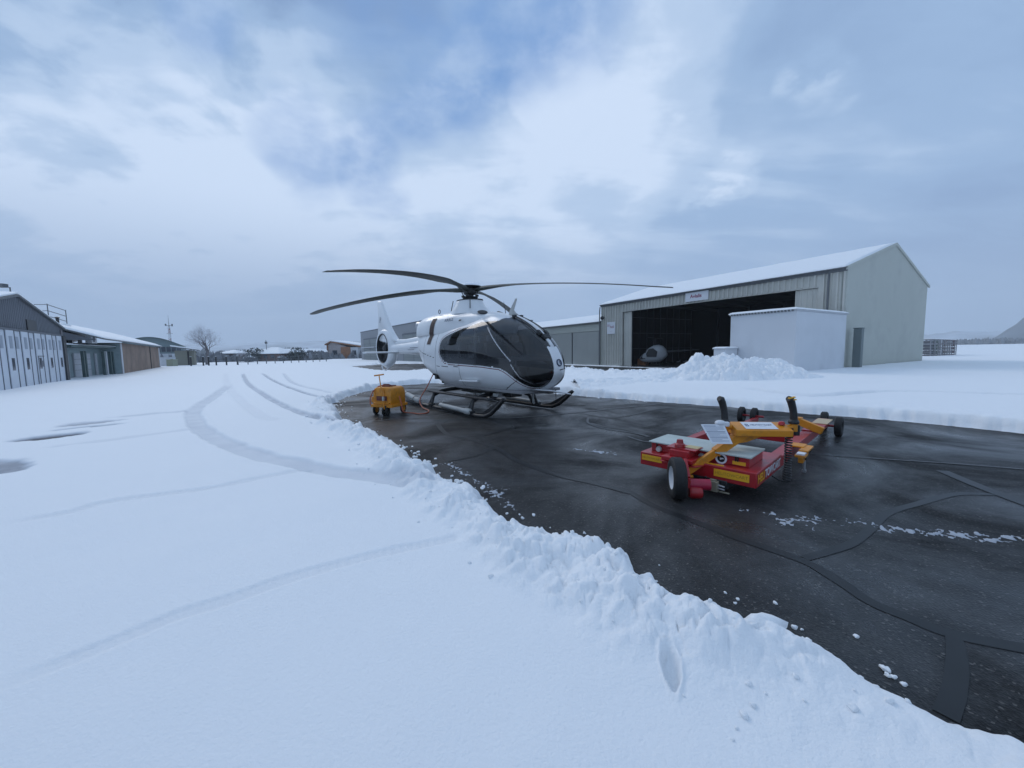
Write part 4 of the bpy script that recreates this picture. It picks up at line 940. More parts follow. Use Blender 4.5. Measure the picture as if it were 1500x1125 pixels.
mb = MB(); mb.lathe([(.038,0),(.038,-.014),(.055,-.014),(.055,0)], (-.355,.13,.352), 'y', 26, cap=False); mb.build('gauge_ring', MPAPER, bb)
mb = MB(); mb.lathe([(0,-.006),(.038,-.006)], (-.355,.13,.352), 'y', 24); mb.build('gauge_face', MBLACK, bb)
mb = MB(); mb.cbox((-.35,.122,.354),(.035,.004,.012)); mb.cbox((-.36,.122,.349),(.014,.004,.018)); mb.build('gauge_mark', MPAPER, bb)
mb = MB(); mb.lathe([(0,-.03),(.03,-.03),(.038,-.01),(.038,0)], (-.55,.13,.335), 'y', 18); mb.build('socket_cap', MFLOAT, bb)
mb = MB(); mb.lathe([(0,-.03),(.028,-.03),(.034,0)], (-1.02,.12,.335), 'y', 18); mb.build('socket_cap', MFLOAT, bb)
mb = MB()
for x in (-.22,-.20,-1.05): mb.cbox((x,.12,.38),(.012,.014,.06))
mb.build('lid_clasp', MBLACK, bb, bev=.002)
# ram and bracket under the platform front
mb = MB(); mb.tube([(-.50,-.05,.135),(-.26,-.05,.115)],.010,8); mb.tube([(-.50,-.05,.105),(-.26,-.05,.085)],.010,8); mb.build('steel_rods', MALU, tug)
mb = MB(); mb.box(-.42,-.32,-.075,-.02,.05,.155); mb.box(-.40,-.34,-.06,-.03,.155,.17); mb.box(-.40,-.22,-.04,-.025,.045,.06); mb.build('rod_bracket', mat('beige_metal', (.33,.30,.22), .5, metal=.3), tug, bev=.004)
mb = MB(); mb.cbox((-.50,.12,.12),(.5,.25,.09)); mb.build('drive_unit', MBLACK, tug, bev=.01)
mb = MB(); mb.tube([(-.50,-.05,.14),(-.44,-.09,.16),(-.42,-.10,.20)],.008,8); mb.build('hydraulic_hose', MBLACK, tug)
# long arms, crossbeam
def armbeam(x0, x1, y0, y1, name='fork_arm', z0=.15, z1=.27):
    mb = MB(); mb.box(x0,x1,y0,y1,z0,z1); return mb.build(name, MRED, tug, bev=.006)
r_arm = armbeam(-.13,-.003,.952,4.15); l_arm = armbeam(-1.17,-1.06,.952,2.40); l_low = armbeam(-1.15,-1.08,2.405,4.34,'fork_tail',.08,.15)
mb = MB(); mb.box(-1.06,-.13,2.26,2.38,.16,.28); mb.build('crossbeam', MRED, tug, bev=.006)
mb = MB(); mb.box(-.14,.06,2.75,3.95,.27,.285); mb.build('arm_plate', MRED, r_arm, bev=.002)
mb = MB(); mb.box(-.12,.07,3.4,3.92,.2855,.2995); mb.build('anti_slip_plate', mat('pale_plate', (.55,.42,.26), .5), r_arm, bev=.002)
for nm, (x, y) in {'a': (.13,4.12), 'b': (-.13,4.62)}.items(): wheel(tug, 'arm_wheel', (x,y,.16), .16, .10, 0, MBLACK)
for x in (-1.38,-1.16): wheel(tug, 'arm_wheel', (x,4.36,.16), .16, .09, 0, MBLACK)
mb = MB(); mb.tube([(-.3,4.12,.16),(.1,4.12,.16)],.02,8); mb.tube([(-1.40,4.36,.16),(-1.0,4.36,.16)],.02,8); mb.build('axle', MRED, tug)
# yellow skid clamps
def clamp(nm, pts, w_, h_, extra=None, par=r_arm):
    mb = MB()
    for a, b in zip(pts[:-1], pts[1:]): mb.bar(a, b, w_, h_)
    if extra: extra(mb)
    return mb.build(nm, MYEL, tug, bev=.006)
def _e1(mb): mb.cbox((-.20,2.72,.45),(.14,.12,.03)); mb.tube([(.02,2.68,.28),(.02,2.68,.36)],.02,8)
clamp('skid_clamp', [(-.22,2.70,.43),(.12,2.66,.31)], .07, .10, _e1)
def _e2(mb): mb.cbox((.11,1.35,.23),(.10,.20,.03)); mb.cbox((.12,1.55,.27),(.09,.34,.025)); mb.cbox((.03,1.62,.285),(.14,.20,.02))
cl = clamp('skid_clamp', [(.12,1.25,.19),(.12,1.72,.22)], .05, .07, _e2)
mb = MB(); mb.tube([(.13,1.42,.17),(.13,1.42,.03)],.014,8); mb.cbox((.13,1.42,.03),(.04,.04,.03)); mb.build('clamp_leg', MALU, cl)
mb = MB(); mb.box(.075,.15,1.26,1.44,.247,.262); mb.build('clamp_pad', MPAPER, cl)
mb = MB(); mb.bar((.16,1.3,.20),(.16,1.66,.24),.012,.02); mb.build('clamp_lever', MBLACK, cl)
# coiled cable hanging from the right grip
mb = MB(); pts = []; cx_, cy_ = .115, .64
for k in range(0, 17*12+1):
    a = k*2*PI/12; z_ = .56 - .45*(k/(17*12)); rr = .030 + .012*max(0, (.30-z_))/.3
    pts.append((cx_ + rr*math.cos(a), cy_ + rr*math.sin(a), z_))
mb.tube([(cx_+.03,cy_+.0,.66)] + pts + [(cx_,cy_-.02,.09),(cx_-.06,cy_-.04,.10),(cx_-.11,cy_-.1,.15)], .0075, 7); mb.build('coiled_cable', MBLACK, tug, smooth=60)

# ------------------------------------------------------------------ yellow ground power cart
cart_ = cart = thing('ground_power_cart', 'small yellow ground power cart with an upright T-shaped pull handle beside the helicopter tail', 'power cart', (-3.05, 9.5, 0), rad(-22))
cart.scale = (.76, .85, .98); mb = MB(); prof = [(-.30,.18),(-.36,.26),(-.36,.56),(-.32,.65),(-.22,.69),(.22,.69),(.32,.65),(.36,.56),(.36,.26),(.30,.18)]
rings = [[Vector((x*sx, y, .18+(z_-.18)*sz)) for x, z_ in prof] for y, sx, sz in ((-.32,.97,.94),(-.29,1,1),(.29,1,1),(.32,.97,.94))]; mb.loft(rings); cb = mb.build('cart_body', MYEL, cart, bev=.012, smooth=50)
mb = MB(); mb.box(-.44,.40,-.36,.36,.19,.26); mb.build('cart_chassis', MYEL, cart, bev=.008)
mb = MB(); mb.box(-.46,-.36,-.30,.30,.30,.44); mb.build('side_tray', MYEL, cart, bev=.01)
mb = MB(); mb.box(-.20,.20,-.345,-.325,.36,.47); mb.build('rear_panel', mat('dark_red_panel', (.12,.03,.02), .5), cart, bev=.004)
mb = MB(); mb.box(-.26,-.245,-.335,-.318,.30,.64); mb.box(.10,.115,-.335,-.318,.30,.64); mb.build('body_rib', MYEL, cb)
mb = MB(); mb.tube([(-.28,-.40,.30),(.32,-.40,.30)],.016,8); mb.tube([(-.28,-.40,.30),(-.28,-.33,.30)],.016,8); mb.tube([(.32,-.40,.30),(.32,-.33,.30)],.016,8); mb.build('bumper_bar', MYEL, cart)
mb = MB(); mb.box(-.14,.14,-.16,.16,.69,.715); mb.tube([(-.18,-.1,.70),(-.1,-.12,.74),(.08,-.10,.74),(.18,-.05,.70)],.02,8); mb.build('top_hatch', mat('rust_red', (.16,.03,.015), .6), cart, bev=.006)
for x, y in ((-.34,-.24),(-.34,.24),(.30,.26)): wheel(cart, 'cart_wheel', (x,y,.115), .115, .07, 0, MYEL)
for x in (.10,.24): wheel(cart, 'caster_wheel', (x,-.36,.10), .10, .05, rad(8), MBLACK)
mb = MB(); mb.box(.15,.19,-.38,-.32,.10,.24); mb.build('caster_fork', MBLACK, cart)
mb = MB(); mb.tube([(.17,-.42,.16),(.16,-.44,.32),(-.10,-.30,.99)],.016,10); hd = mb.build('pull_handle', MYEL, cart)
mb = MB(); mb.tube([(-.26,-.33,.975),(.06,-.27,1.005)],.018,10); mb.build('cross_grip', MYEL, hd)
mb = MB(); mb.cbox((.16,-.44,.42),(.05,.05,.10)); mb.build('handle_clip', MFLOAT, hd, bev=.005)
mb = MB(); mb.tube([tuple(q) + (0,) if len(q) == 2 else q for q in [(-.05,-.1,.74),(-.2,-.25,.70),(-.33,-.35,.58),(-.42,-.38,.42),(-.45,-.36,.28),(-.40,-.34,.18)]],.014,8); mb.build('cable_loop', MSKINCABLE, cart)
# cable from cart to helicopter
def wpt(o, p): return (Matrix.Translation(o.location) @ Matrix.Rotation(o.rotation_euler[2],4,'Z')) @ Vector(p)
s0 = wpt(cart,(.38,-.1,.45)); s1 = wpt(heli,(-.64,-.86,.88))
cpts = [s0, s0+Vector((.06,-.06,-.18)), s0+Vector((.12,-.12,-.36)), Vector((-2.45,9.35,.02)), Vector((-2.25,9.22,.02)), Vector((-2.1,9.35,.02)), Vector((-2.15,9.75,.02)), Vector((-2.4,10.15,.05)), Vector((-2.52,10.42,.22)), s1.lerp(Vector((-2.5,10.5,.3)),.5)+Vector((0,0,-.03)), s1]
def smooth3(pts, n=6):
    out = []
    for i_ in range(len(pts)-1):
        p0=pts[max(i_-1,0)];p1=pts[i_];p2=pts[i_+1];p3=pts[min(i_+2,len(pts)-1)]
        for k in range(n):
            t=k/n; out.append(((2*p1)+(p2-p0)*t+(2*p0-5*p1+4*p2-p3)*t*t+(3*p1-p0-3*p2+p3)*t**3)*.5)
    out.append(pts[-1]); return out
mb = MB(); mb.tube(smooth3(cpts), .014, 8); o = mb.build('power_cable', MSKINCABLE, None, smooth=60)
tag(o, 'orange power cable looping over the tarmac from the yellow cart to the helicopter', 'cable')
# ------------------------------------------------------------------ buildings
def ribs(mb, x0, x1, z0, z1, y=0.0, step=.30, depth=.085, back=.03):
    """profiled sheet on the plane y (outward = -y); z1 may be a function of x"""
    zf = z1 if callable(z1) else (lambda x: z1); xs = []; x = x0; k = 0
    while x < x1 - 1e-6:
        for fx, d_ in ((0,0),(.55,0),(.65,1),(.9,1)):
            xx = x + fx*step
            if xx < x1: xs.append((xx, d_))
        x += step
    xs.append((x1, 0)); n = len(xs)
    vs = [(a, y - depth*d_, z0) for a, d_ in xs] + [(a, y - depth*d_, zf(a)) for a, d_ in xs]
    mb.add(vs, [(i, i+1, n+i+1, n+i) for i in range(n-1)])
    mb.add([(x0,y+back,z0),(x1,y+back,z0),(x1,y+back,zf(x1)),(x0,y+back,zf(x0))], [(0,3,2,1)])
hz = math.atan2(HX.y, HX.x)
hg = thing('aircraft_hangar', 'large beige metal hangar with a wide dark open doorway and a snowy pitched roof', 'hangar', (B0.x, B0.y, 0), hz)
EV, RG = 5.5, 7.45; L_ = HL; W_ = HW; OX0, OX1, OZ = 2.35, 16.55, 4.72
mb = MB(); ribs(mb, .0, OX0, .0, EV-.02); mb.build('front_wall', MCLAD, hg, smooth=0)
mb = MB(); ribs(mb, OX1, L_-.02, 0, EV-.02); mb.build('front_wall', MCLAD, hg, smooth=0)
mb = MB(); ribs(mb, OX0, OX1, OZ, EV-.02); mb.box(OX0,OX1,-.02,.10,OZ-.06,OZ); mb.box(OX0,OX0+.10,-.045,.12,0,OZ-.06); mb.build('door_header', MCLAD, hg, smooth=0)
# gable (right) wall, smooth render
mb = MB(); gp = [(L_,0,0),(L_,W_,0),(L_,W_,EV),(L_,W_/2,RG),(L_,0,EV)]; mb.extr([(p[0]-.25,p[1],p[2]) for p in gp], (.25,0,0)); mb.build('gable_wall', MCLAD2, hg, smooth=0)
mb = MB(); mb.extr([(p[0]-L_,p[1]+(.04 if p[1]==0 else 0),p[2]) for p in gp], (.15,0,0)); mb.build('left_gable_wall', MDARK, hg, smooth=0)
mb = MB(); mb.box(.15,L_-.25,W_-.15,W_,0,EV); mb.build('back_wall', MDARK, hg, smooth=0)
sl = math.atan2(RG-EV, W_/2)
def slope(mb, x0, x1, ya, za, yb, zb, t): mb.extr([(x0,ya,za),(x0,yb,zb),(x0,yb,zb+t),(x0,ya,za+t)], (x1-x0,0,0))
mb = MB(); slope(mb,-.10,L_+.06,-.22,EV-.22*math.tan(sl),W_/2,RG,.07); slope(mb,-.10,L_+.06,W_+.22,EV-.22*math.tan(sl),W_/2,RG,.07); rf = mb.build('roof', MROOF, hg, smooth=0)
def snow_sheet(name, par, x0, x1, ya, za, yb, zb, t, seed=0, nx=140, ny=24, amp=.03, wav=0.0):
    X, S = np.meshgrid(np.linspace(x0,x1,nx), np.linspace(0,1,ny)); n = fbm(X*1.2+seed, S*5+seed, 4, seed)
    e = np.minimum(np.minimum(S, 1.01-S)*ny*.35, 1); ex = np.minimum(np.minimum(X-x0, x1-X)/.12, 1); th = t*np.clip(np.minimum(e+.25, ex+.25),.05,1) + (n-.5)*amp
    Y = ya + (yb-ya)*S - (S < 1e-6)*np.sign(yb-ya)*(fbm(X*3,X*0+seed,3,seed+3)*wav); Z = za + (zb-za)*S + np.maximum(th,.012)
    V = np.stack([X.ravel(),Y.ravel(),Z.ravel()],1); i, j = np.meshgrid(np.arange(ny-1), np.arange(nx-1), indexing='ij')
    Fq = np.stack([i*nx+j, i*nx+j+1, (i+1)*nx+j+1, (i+1)*nx+j], -1).reshape(-1,4)
    V2 = V.copy(); V2[:,2] = (za+(zb-za)*S).ravel()-.002; n_ = len(V)
    ring = [j for j in range(nx)] + [i*nx+nx-1 for i in range(1,ny)] + [(ny-1)*nx+j for j in range(nx-2,-1,-1)] + [i*nx for i in range(ny-2,0,-1)]
    side = [[ring[k], ring[(k+1)%len(ring)]] for k in range(len(ring))]; sf = np.array([[b, a, a+n_, b+n_] for a, b in side])
    return np_mesh(name, np.vstack([V,V2]), np.vstack([Fq, sf]), MSNOW, par)
ez_ = EV-.22*math.tan(sl)+.072
snow_sheet('roof_snow', hg, -.05, L_+.0, -.17, ez_+.05*math.tan(sl), W_/2+.02, RG+.075, .13, 3, 220, 26, .04, .08)
snow_sheet('roof_snow', hg, -.05, L_+.0, W_+.17, ez_, W_/2-.0, RG+.075, .13, 9, 60, 12)
# scalloped sheet ends and gutter under the eave
mb = MB(); k = 0
for x in np.arange(-.08, L_, .25): mb.cbox((x+.1,-.245,ez_-.02),(.14,.05,.05))
mb.build('roof_sheet_end', MROOF, rf, smooth=0)
mb = MB(); mb.extr([(-.1,-.14,EV-.02),(-.1,-.005,EV-.02),(-.1,-.005,EV-.17),(-.1,-.12,EV-.17)], (L_+.12,0,0)); mb.build('gutter', MGUT, hg, bev=.01)
mb = MB(); mb.extr([(L_+.0,-.24,ez_-.14),(L_,W_/2,RG-.06),(L_,W_+.24,ez_-.14),(L_,W_+.24,ez_+.02),(L_,W_/2,RG+.10),(L_,-.24,ez_+.02)], (.07,0,0)); mb.build('gable_trim', MCLAD2, hg, smooth=0)
for x, z0 in ((L_-.75,.2),(-.16,0)):
    mb = MB(); mb.tube([(x,-.10,EV-.17),(x,-.13,EV-.4),(x,-.15,EV-.6),(x,-.15,z0)], .05, 10); mb.build('downpipe', MGUT, hg)
mb = MB(); mb.box(L_-.07,L_+.02,-.05,.03,0,EV-.05); mb.build('corner_trim', MCLAD2, hg)
mb = MB(); mb.box(-.05,.05,-.06,.02,0,EV-.1); mb.build('corner_trim', MCLAD2, hg)
# open door leaves stacked at both jambs
mb = MB(); ribs(mb, OX1-1.10, OX1-.02, .02, OZ-.08, .14, .27, .03); mb.box(OX1-.05,OX1+.03,.05,.20,0,OZ-.02); mb.box(OX1-1.14,OX1-1.08,.10,.20,.02,OZ-.08); mb.build('sliding_door_leaf', MCLAD, hg, smooth=0)
mb = MB(); ribs(mb, OX0+.12, OX0+1.0, .02, OZ-.08, .16, .27, .03); mb.build('sliding_door_leaf', MCLAD, hg, smooth=0)
# side wall lining panels and floor inside
mb = MB()
for y in np.arange(.8, W_-.3, 1.0): mb.box(.151,.20,y,y+.04,0,EV)
for z_ in (1.5,3.0,4.5): mb.box(.151,.19,.2,W_-.2,z_,z_+.04)
mb.build('wall_stud', MGREYD, hg, smooth=0)
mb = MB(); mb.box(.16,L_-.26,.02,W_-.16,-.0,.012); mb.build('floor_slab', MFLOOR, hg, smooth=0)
mb = MB()
for x in np.arange(3, L_-1, 3.0):
    mb.box(x,x+.12,.2,W_-.2,EV-.35,EV-.15); mb.box(x,x+.12,W_-.3,W_-.17,0,EV-.35)
mb.build('roof_beam', MGREYD, hg, smooth=0)
mb = MB(); mb.box(OX0-.2,OX1-3,-.75,-.15,0,.045); 
# signs and lamp
sg = tag(MB().box(0,.98,-.03,.0,0,1.05).build('wall_sign', MPAPER, None, bev=.004), 'small white square sign with red letters at the left end of the hangar front', 'sign')
M4 = Matrix.Translation((B0.x,B0.y,0)) @ Matrix.Rotation(hz,4,'Z')
def place(o, p): q = M4 @ Vector(p); o.location = q; o.rotation_euler = (0,0,hz)
place(sg, (.75,-.10,2.85)); text('sign_text', 'heli', .34, (.62,-.034,.62), (rad(90),0,0), MREDL, sg, .001); text('sign_text', '01', .30, (.22,-.034,.74), (rad(90),0,0), MREDL, sg, .001); text('sign_text', '- - -', .15, (.50,-.034,.25), (rad(90),0,0), MREDL, sg, .001)
sg = tag(MB().box(0,1.75,-.03,.0,0,.66).build('wall_sign', MPAPER, None, bev=.004), 'white oblong sign with a dark red logo above the hangar doorway', 'sign')
place(sg, (8.55,-.10,4.79)); text('sign_text', 'Avialis', .34, (.82,-.034,.33), (rad(90),0,0), MREDL, sg, .001, bold=.008)
mb = MB(); mb.tube([(0,.0,0),(0,-.22,.02)],.025,8); mb.lathe([(0,-.10),(.14,-.08),(.17,.02),(.15,.08),(0,.10)],(0,-.30,-.03),'y',18); o = mb.build('wall_lamp', MBLACK); place(o,(.35,-.03,4.35)); tag(o,'black round floodlight high on the left end of the hangar front','lamp')
mb = MB(); mb.box(0,.34,0,.30,0,2.35); mb.box(-.02,.36,-.02,.32,2.35,2.40); o = mb.build('cable_cabinet', mat('green_grey_metal',(.16,.19,.19),.6), bev=.01); o.location = M4 @ Vector((L_+.02,-.02,0)) ; o.rotation_euler=(0,0,hz); tag(o,'tall narrow grey-green cabinet against the near corner of the hangar gable','cabinet')
o.location = M4 @ Vector((L_+.26,.35,0))
# snow line at the threshold
# ---- light helicopter and clutter inside
lh = thing('light_helicopter', 'small white light helicopter with a dark side window inside the open hangar', 'helicopter', M4 @ Vector((4.1,1.9,0)), hz+rad(28))
mb = MB(); rings = []
for x, w_, z0, z1 in ((-1.05,.05,.62,.70),(-.95,.20,.48,.86),(-.7,.38,.36,1.15),(-.3,.52,.32,1.55),(.1,.58,.32,1.78),(.5,.56,.34,1.82),(.85,.44,.50,1.70),(1.1,.26,.75,1.40),(1.2,.1,.9,1.2)): rings.append(sring(x,w_,z0,z1,2.4,32,(z0+z1)/2))
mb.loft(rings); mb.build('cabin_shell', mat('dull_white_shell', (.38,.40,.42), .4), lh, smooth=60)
mb = MB(); mb.extr([(-.35,-.62,.80),(.42,-.62,.80),(.50,-.62,1.25),(.15,-.62,1.52),(-.20,-.62,1.46),(-.42,-.62,1.05)], (0,.14,0)); mb.build('side_window', MBLACK, lh, bev=.02)
mb = MB(); mb.extr([(-.98,-.30,.62),(-.50,-.45,.62),(-.42,-.40,1.45),(-.72,-.25,1.1)], (0,.6,0)); mb.build('windscreen', MBLACK, lh, bev=.02)
mb = MB(); mb.tube([(1.1,0,1.2),(3.6,0,1.35)],[.12,.05],10); mb.build('tail_boom', MBLACK, lh)
mb = MB(); mb.tube([(.2,0,1.8),(.2,0,2.35)],.05,8); mb.cbox((.2,0,2.38),(.10,6.2,.03)); mb.build('rotor', MBLACK, lh)
mb = MB()
for y in (-.6,.6): mb.tube([(-1.0,y,.12),(-.8,y,.03),(1.1,y,.03)],.03,8); mb.tube([(-.4,y,.03),(-.3,y*.5,.4)],.02,6); mb.tube([(.6,y,.03),(.5,y*.5,.4)],.02,6)
mb.build('landing_skid', MBLACK, lh)
mb = MB(); mb.ball((-1.25,-.1,.55),.24,10,(.8,.8,1.15)); mb.cbox((-1.25,-.1,.15),(.3,.3,.3)); o = mb.build('white_fuel_drum', MWHITE); o.location = M4 @ Vector((3.3,1.4,0)); o.rotation_euler=(0,0,hz); tag(o,'rounded white drum in front of the small helicopter inside the hangar','drum')
def crate(nm, lab, cat, p, d_, m, rz=0, grp=None):
    mb = MB(); mb.box(0,d_[0],0,d_[1],.06,d_[2]); mb.box(.03,.13,.0,d_[1],0,.06); mb.box(d_[0]-.13,d_[0]-.03,0,d_[1],0,.06)
    for z_ in (.33,.66): mb.box(-.012,d_[0]+.012,-.012,d_[1]+.012,d_[2]*z_,d_[2]*z_+.03)
    o = mb.build(nm, m, bev=.006); o.location = M4 @ Vector(p); o.rotation_euler=(0,0,hz+rz); tag(o,lab,cat,grp); return o
crate('wooden_crate','orange-brown wooden crate just inside the left doorway of the hangar','crate',(2.75,1.6,0.012),(.75,.6,.62),MWOOD,.1)
crate('grey_crate','dark grey crate behind the small helicopter in the hangar','crate',(7.0,6.0,.012),(1.5,.8,1.1),MGREYD,.2)
crate('tool_chest','dark tool chest in the middle of the hangar floor','tool chest',(8.8,5.0,.012),(1.1,.6,1.0),MGREYC,-.1)
# quad-like dark trolley with pale lamps
tr = thing('tow_tractor', 'dark tow tractor with round pale lamps parked deep in the hangar', 'tractor', M4 @ Vector((9.0,3.4,.012)), hz)
mb = MB(); mb.box(-.6,.6,-.4,.9,.35,.8); mb.box(-.5,.5,.5,.9,.8,1.25); mb.build('tractor_body', MGREYD, tr, bev=.05)
for x in (-.35,.0,.35):
    mb = MB(); mb.lathe([(0,-.03),(.07,-.03),(.09,.0)],(x,-.42,.70),'y',14); mb.build('lamp', MPALE, tr)
for x in (-.55,.55):
    for y in (-.15,.7):
        mb = MB(); mb.lathe([(0,-.1),(.22,-.1),(.27,-.05),(.27,.05),(.22,.1),(0,.1)],(x,y,.27),'x',20); mb.build('wheel', MRUB, tr)
pw = thing('parked_glider_wing', 'white wing tip of a stored aircraft behind the storage box in the hangar', 'aircraft wing', M4 @ Vector((11.8,3.5,.012)), hz)
mb = MB(); mb.extr([(-2.0,0,1.0),(1.5,.4,1.15),(1.5,1.4,1.15),(-1.8,.7,1.0)],(0,0,.10)); mb.build('wing_panel', MWHITE, pw, bev=.02)
mb = MB(); mb.bar((-1.2,.4,0),(-1.2,.4,1.0),.06,.06); mb.bar((.9,.8,0),(.9,.8,1.1),.06,.06); mb.build('trestle', MBLACK, pw)

# ---- white storage box in front of the hangar
bx = thing('storage_box', 'white windowless storage shed with snow on its flat roof in front of the hangar', 'shed', (12.5,17.0,0), math.atan2(.515,.857))
BW, BL_, BH = 5.35, 2.87, 3.14
mb = MB(); mb.box(0,BW,0,BL_,0,BH-.08); mb.build('wall', MBOXW, bx, bev=.01)
mb = MB()
for y in np.arange(.1, BL_, .14): mb.box(-.08,-.0,y,y+.07,BH-.10,BH-.03)
mb.build('roof_sheet_end', MROOF, bx, smooth=0)
mb = MB(); mb.box(-.05,BW+.05,-.05,BL_+.05,BH-.08,BH-.02); mb.build('roof', MPALE, bx, smooth=0)
snow_sheet('roof_snow', bx, -.09, BW+.08, -.07, BH-.02, BL_+.08, BH-.02, .10, 21, 90, 50, .02, .02)
mb = MB(); mb.box(.01,BW-.01,-.004,.0,.25,.26)
sc_ = thing('electric_cabinet', 'low pale grey cabinet capped with snow left of the white storage shed', 'cabinet', tuple(D(1071,508,18.8)*1)[:2]+(0,), math.atan2(.515,.857))
mb = MB(); mb.box(-.45,.55,0,.6,0,1.42); mb.build('cabinet_body', MBOXW, sc_, bev=.01); mb = MB(); mb.box(-.50,.60,-.05,.65,1.42,1.46); mb.build('cabinet_lid', MPALE, sc_)
snow_sheet('cabinet_snow', sc_, -.50,.60,-.05,1.46,.65,1.46,.07,31,20,16,.01)

# ---- long low garages left of the hangar
gr = thing('garage_row', 'long low beige garage row with sliding doors joining the left side of the hangar', 'garage', (B0.x,B0.y,0), hz)
GE = 3.95; X0 = -21
mb = MB(); mb.box(X0,-.25,.06,10,0,GE); mb.build('wall', MCREAM, gr, smooth=0)
mb = MB(); mb.box(X0,-.25,.0,.06,GE-.72,GE); mb.build('fascia', MCLAD2, gr, smooth=0)
for k in range(5):
    x1 = -.35 - k*3.9; x0 = x1 - 3.82
    mb = MB(); ribs(mb, x0, x1-.04, .02, GE-.78, .02, .20, .022); mb.build('sliding_door', MCREAM, gr, smooth=0)
    mb = MB(); mb.box(x1-.05,x1+.02,-.03,.05,0,GE-.72); mb.build('door_post', MGUT, gr)
mb = MB(); mb.box(X0,-.25,-.20,0,GE,GE+.10); mb.build('gutter', MGUT, gr, bev=.01)
mb = MB(); slope(mb,X0,-.2,-.05,GE+.02,5.5,5.25,.08); slope(mb,X0,-.2,10.1,GE+.02,5.5,5.25,.08); mb.build('roof', MROOF, gr, smooth=0)
snow_sheet('roof_snow', gr, X0,-.15,-.10,GE+.10,5.5,5.33,.14,41,160,18,.03)
mb = MB(); mb.box(-.25,-.2,0,10,0,GE); mb.build('end_trim', MCLAD2, gr, smooth=0)

# ---- grey hangar behind the helicopter
P_ = Vector((-31.1,80)); Q_ = Vector((-11.2,52)); dx = (Q_-P_).normalized(); g2 = thing('grey_hangar', 'flat-roofed grey hangar with large sectional doors behind the helicopter tail', 'hangar', (P_.x,P_.y,0), math.atan2(dx.y,dx.x))
LL = (Q_-P_).length + 5
mb = MB(); mb.box(0,LL,0,14,0,5.75); mb.build('wall', MGREYC, g2, smooth=0)
mb = MB(); mb.box(-.05,LL+.05,-.05,14.05,5.75,5.9); mb.build('parapet', MGREYD, g2, smooth=0)
for x0 in (2.6, 13.0, 25.0):
    mb = MB(); mb.box(x0,x0+8.6,-.10,-.02,0,4.15); dr = mb.build('sectional_door', mat('sage_door',(.20,.22,.22),.5) if x0 == 2.6 else bpy.data.materials['sage_door'], g2, smooth=0)
    mb = MB()
    for q in range(1,5): mb.box(x0,x0+8.6,-.115,-.10,q*.83-.02,q*.83+.02)
    for q in (0,4.3,8.5): mb.box(x0+q,x0+q+.10,-.12,-.10,0,4.15)
    mb.build('door_rail', MGREYD, dr, smooth=0)
    mb = MB(); mb.box(x0-.2,x0+8.8,-.12,-.02,4.15,4.4); mb.build('door_lintel', MGREYD, g2, smooth=0)
mb = MB(); mb.box(2.0,11.4,-.6,-.02,2.55,2.70) ; mb.build('canopy', MPALE, g2, smooth=0)

# ---- white house with orange boards
ho = thing('timber_house', 'small pale house with orange boarded panel and snowy roof far behind the tarmac', 'house', D(480,520,100)[:2]+(0,) if False else (D(480,520,100).x, 100, 0), rad(-8))
mb = MB(); mb.box(0,5.2,0,7,0,3.4); mb.extr([(0,0,3.4),(5.2,0,3.4),(1.2,0,4.55)],(0,7,0)); mb.build('wall', mat('pale_stone_wall',(.42,.37,.36),.8,var=.15), ho, smooth=0)
mb = MB(); mb.box(5.2,8.6,-.3,7,0,3.1); mb.build('extension_wall', MPALE, ho, smooth=0)
mb = MB(); mb.box(4.0,6.6,-.42,-.30,0,3.2); mb.box(-.12,0.3,-.1,-.01,2.4,4.0); mb.build('boarded_panel', MWOOD, ho, smooth=0)
mb = MB(); mb.box(1.4,2.7,-.06,-.01,1.2,2.4); mb.build('window', MWIN, ho); mb = MB(); mb.box(7.3,8.1,-.36,-.31,1.2,2.3); mb.build('window', MWIN, ho)
mb = MB(); mb.extr([(-.4,-.5,4.0),(1.2,-.5,4.75),(9.2,-.5,3.5),(9.2,-.5,3.2),(1.2,-.5,4.45),(-.4,-.5,3.75)],(0,8,0)); mb.build('roof', MWOOD, ho, smooth=0)
mb = MB(); mb.extr([(-.4,-.45,4.02),(1.2,-.45,4.77),(9.2,-.45,3.52),(9.2,-.45,3.75),(1.2,-.45,5.02),(-.4,-.45,4.22)],(0,7.8,0)); mb.build('roof_snow', MSNOW, ho, smooth=0)

# ---- left hangar with white folding doors
K = Vector((-29.4,25.35)); xl = Vector((-.6,.8)); O_ = K - xl*13.2; lz = math.atan2(xl.y, xl.x)
lh_ = thing('folding_door_hangar', 'dark grey gabled hangar with white folding doors at the left edge', 'hangar', (O_.x,O_.y,0), lz)
LE, LR = 3.45, 4.72; GW = 13.2; DX1 = 12.35; DH = 2.93
mb = MB(); mb.extr([(DX1+.5,0,0),(GW,0,0),(GW,0,LE),(GW/2,0,LR),(0,0,LE),(0,0,DH),(DX1+.5,0,DH)],(0,.2,0)); ribs(mb,0,GW,DH+.02,lambda x: LE+(LR-LE)*(1-abs(x-GW/2)/(GW/2))-.02,-.004,.22,.02); mb.build('gable_wall', MGREYD, lh_, smooth=0)
mb = MB(); mb.box(0,.2,.2,16,0,LE); mb.box(GW-.2,GW,.2,16,0,LE); mb.box(.2,GW-.2,15.8,16,0,LE); mb.build('side_wall', MGREYD, lh_, smooth=0)
mb = MB(); mb.extr([(-.3,-.15,LE-.08),(GW/2,-.15,LR),(GW+.3,-.15,LE-.08),(GW+.3,-.15,LE+.02),(GW/2,-.15,LR+.10),(-.3,-.15,LE+.02)],(0,16.3,0)); mb.build('roof', MROOF, lh_, smooth=0)
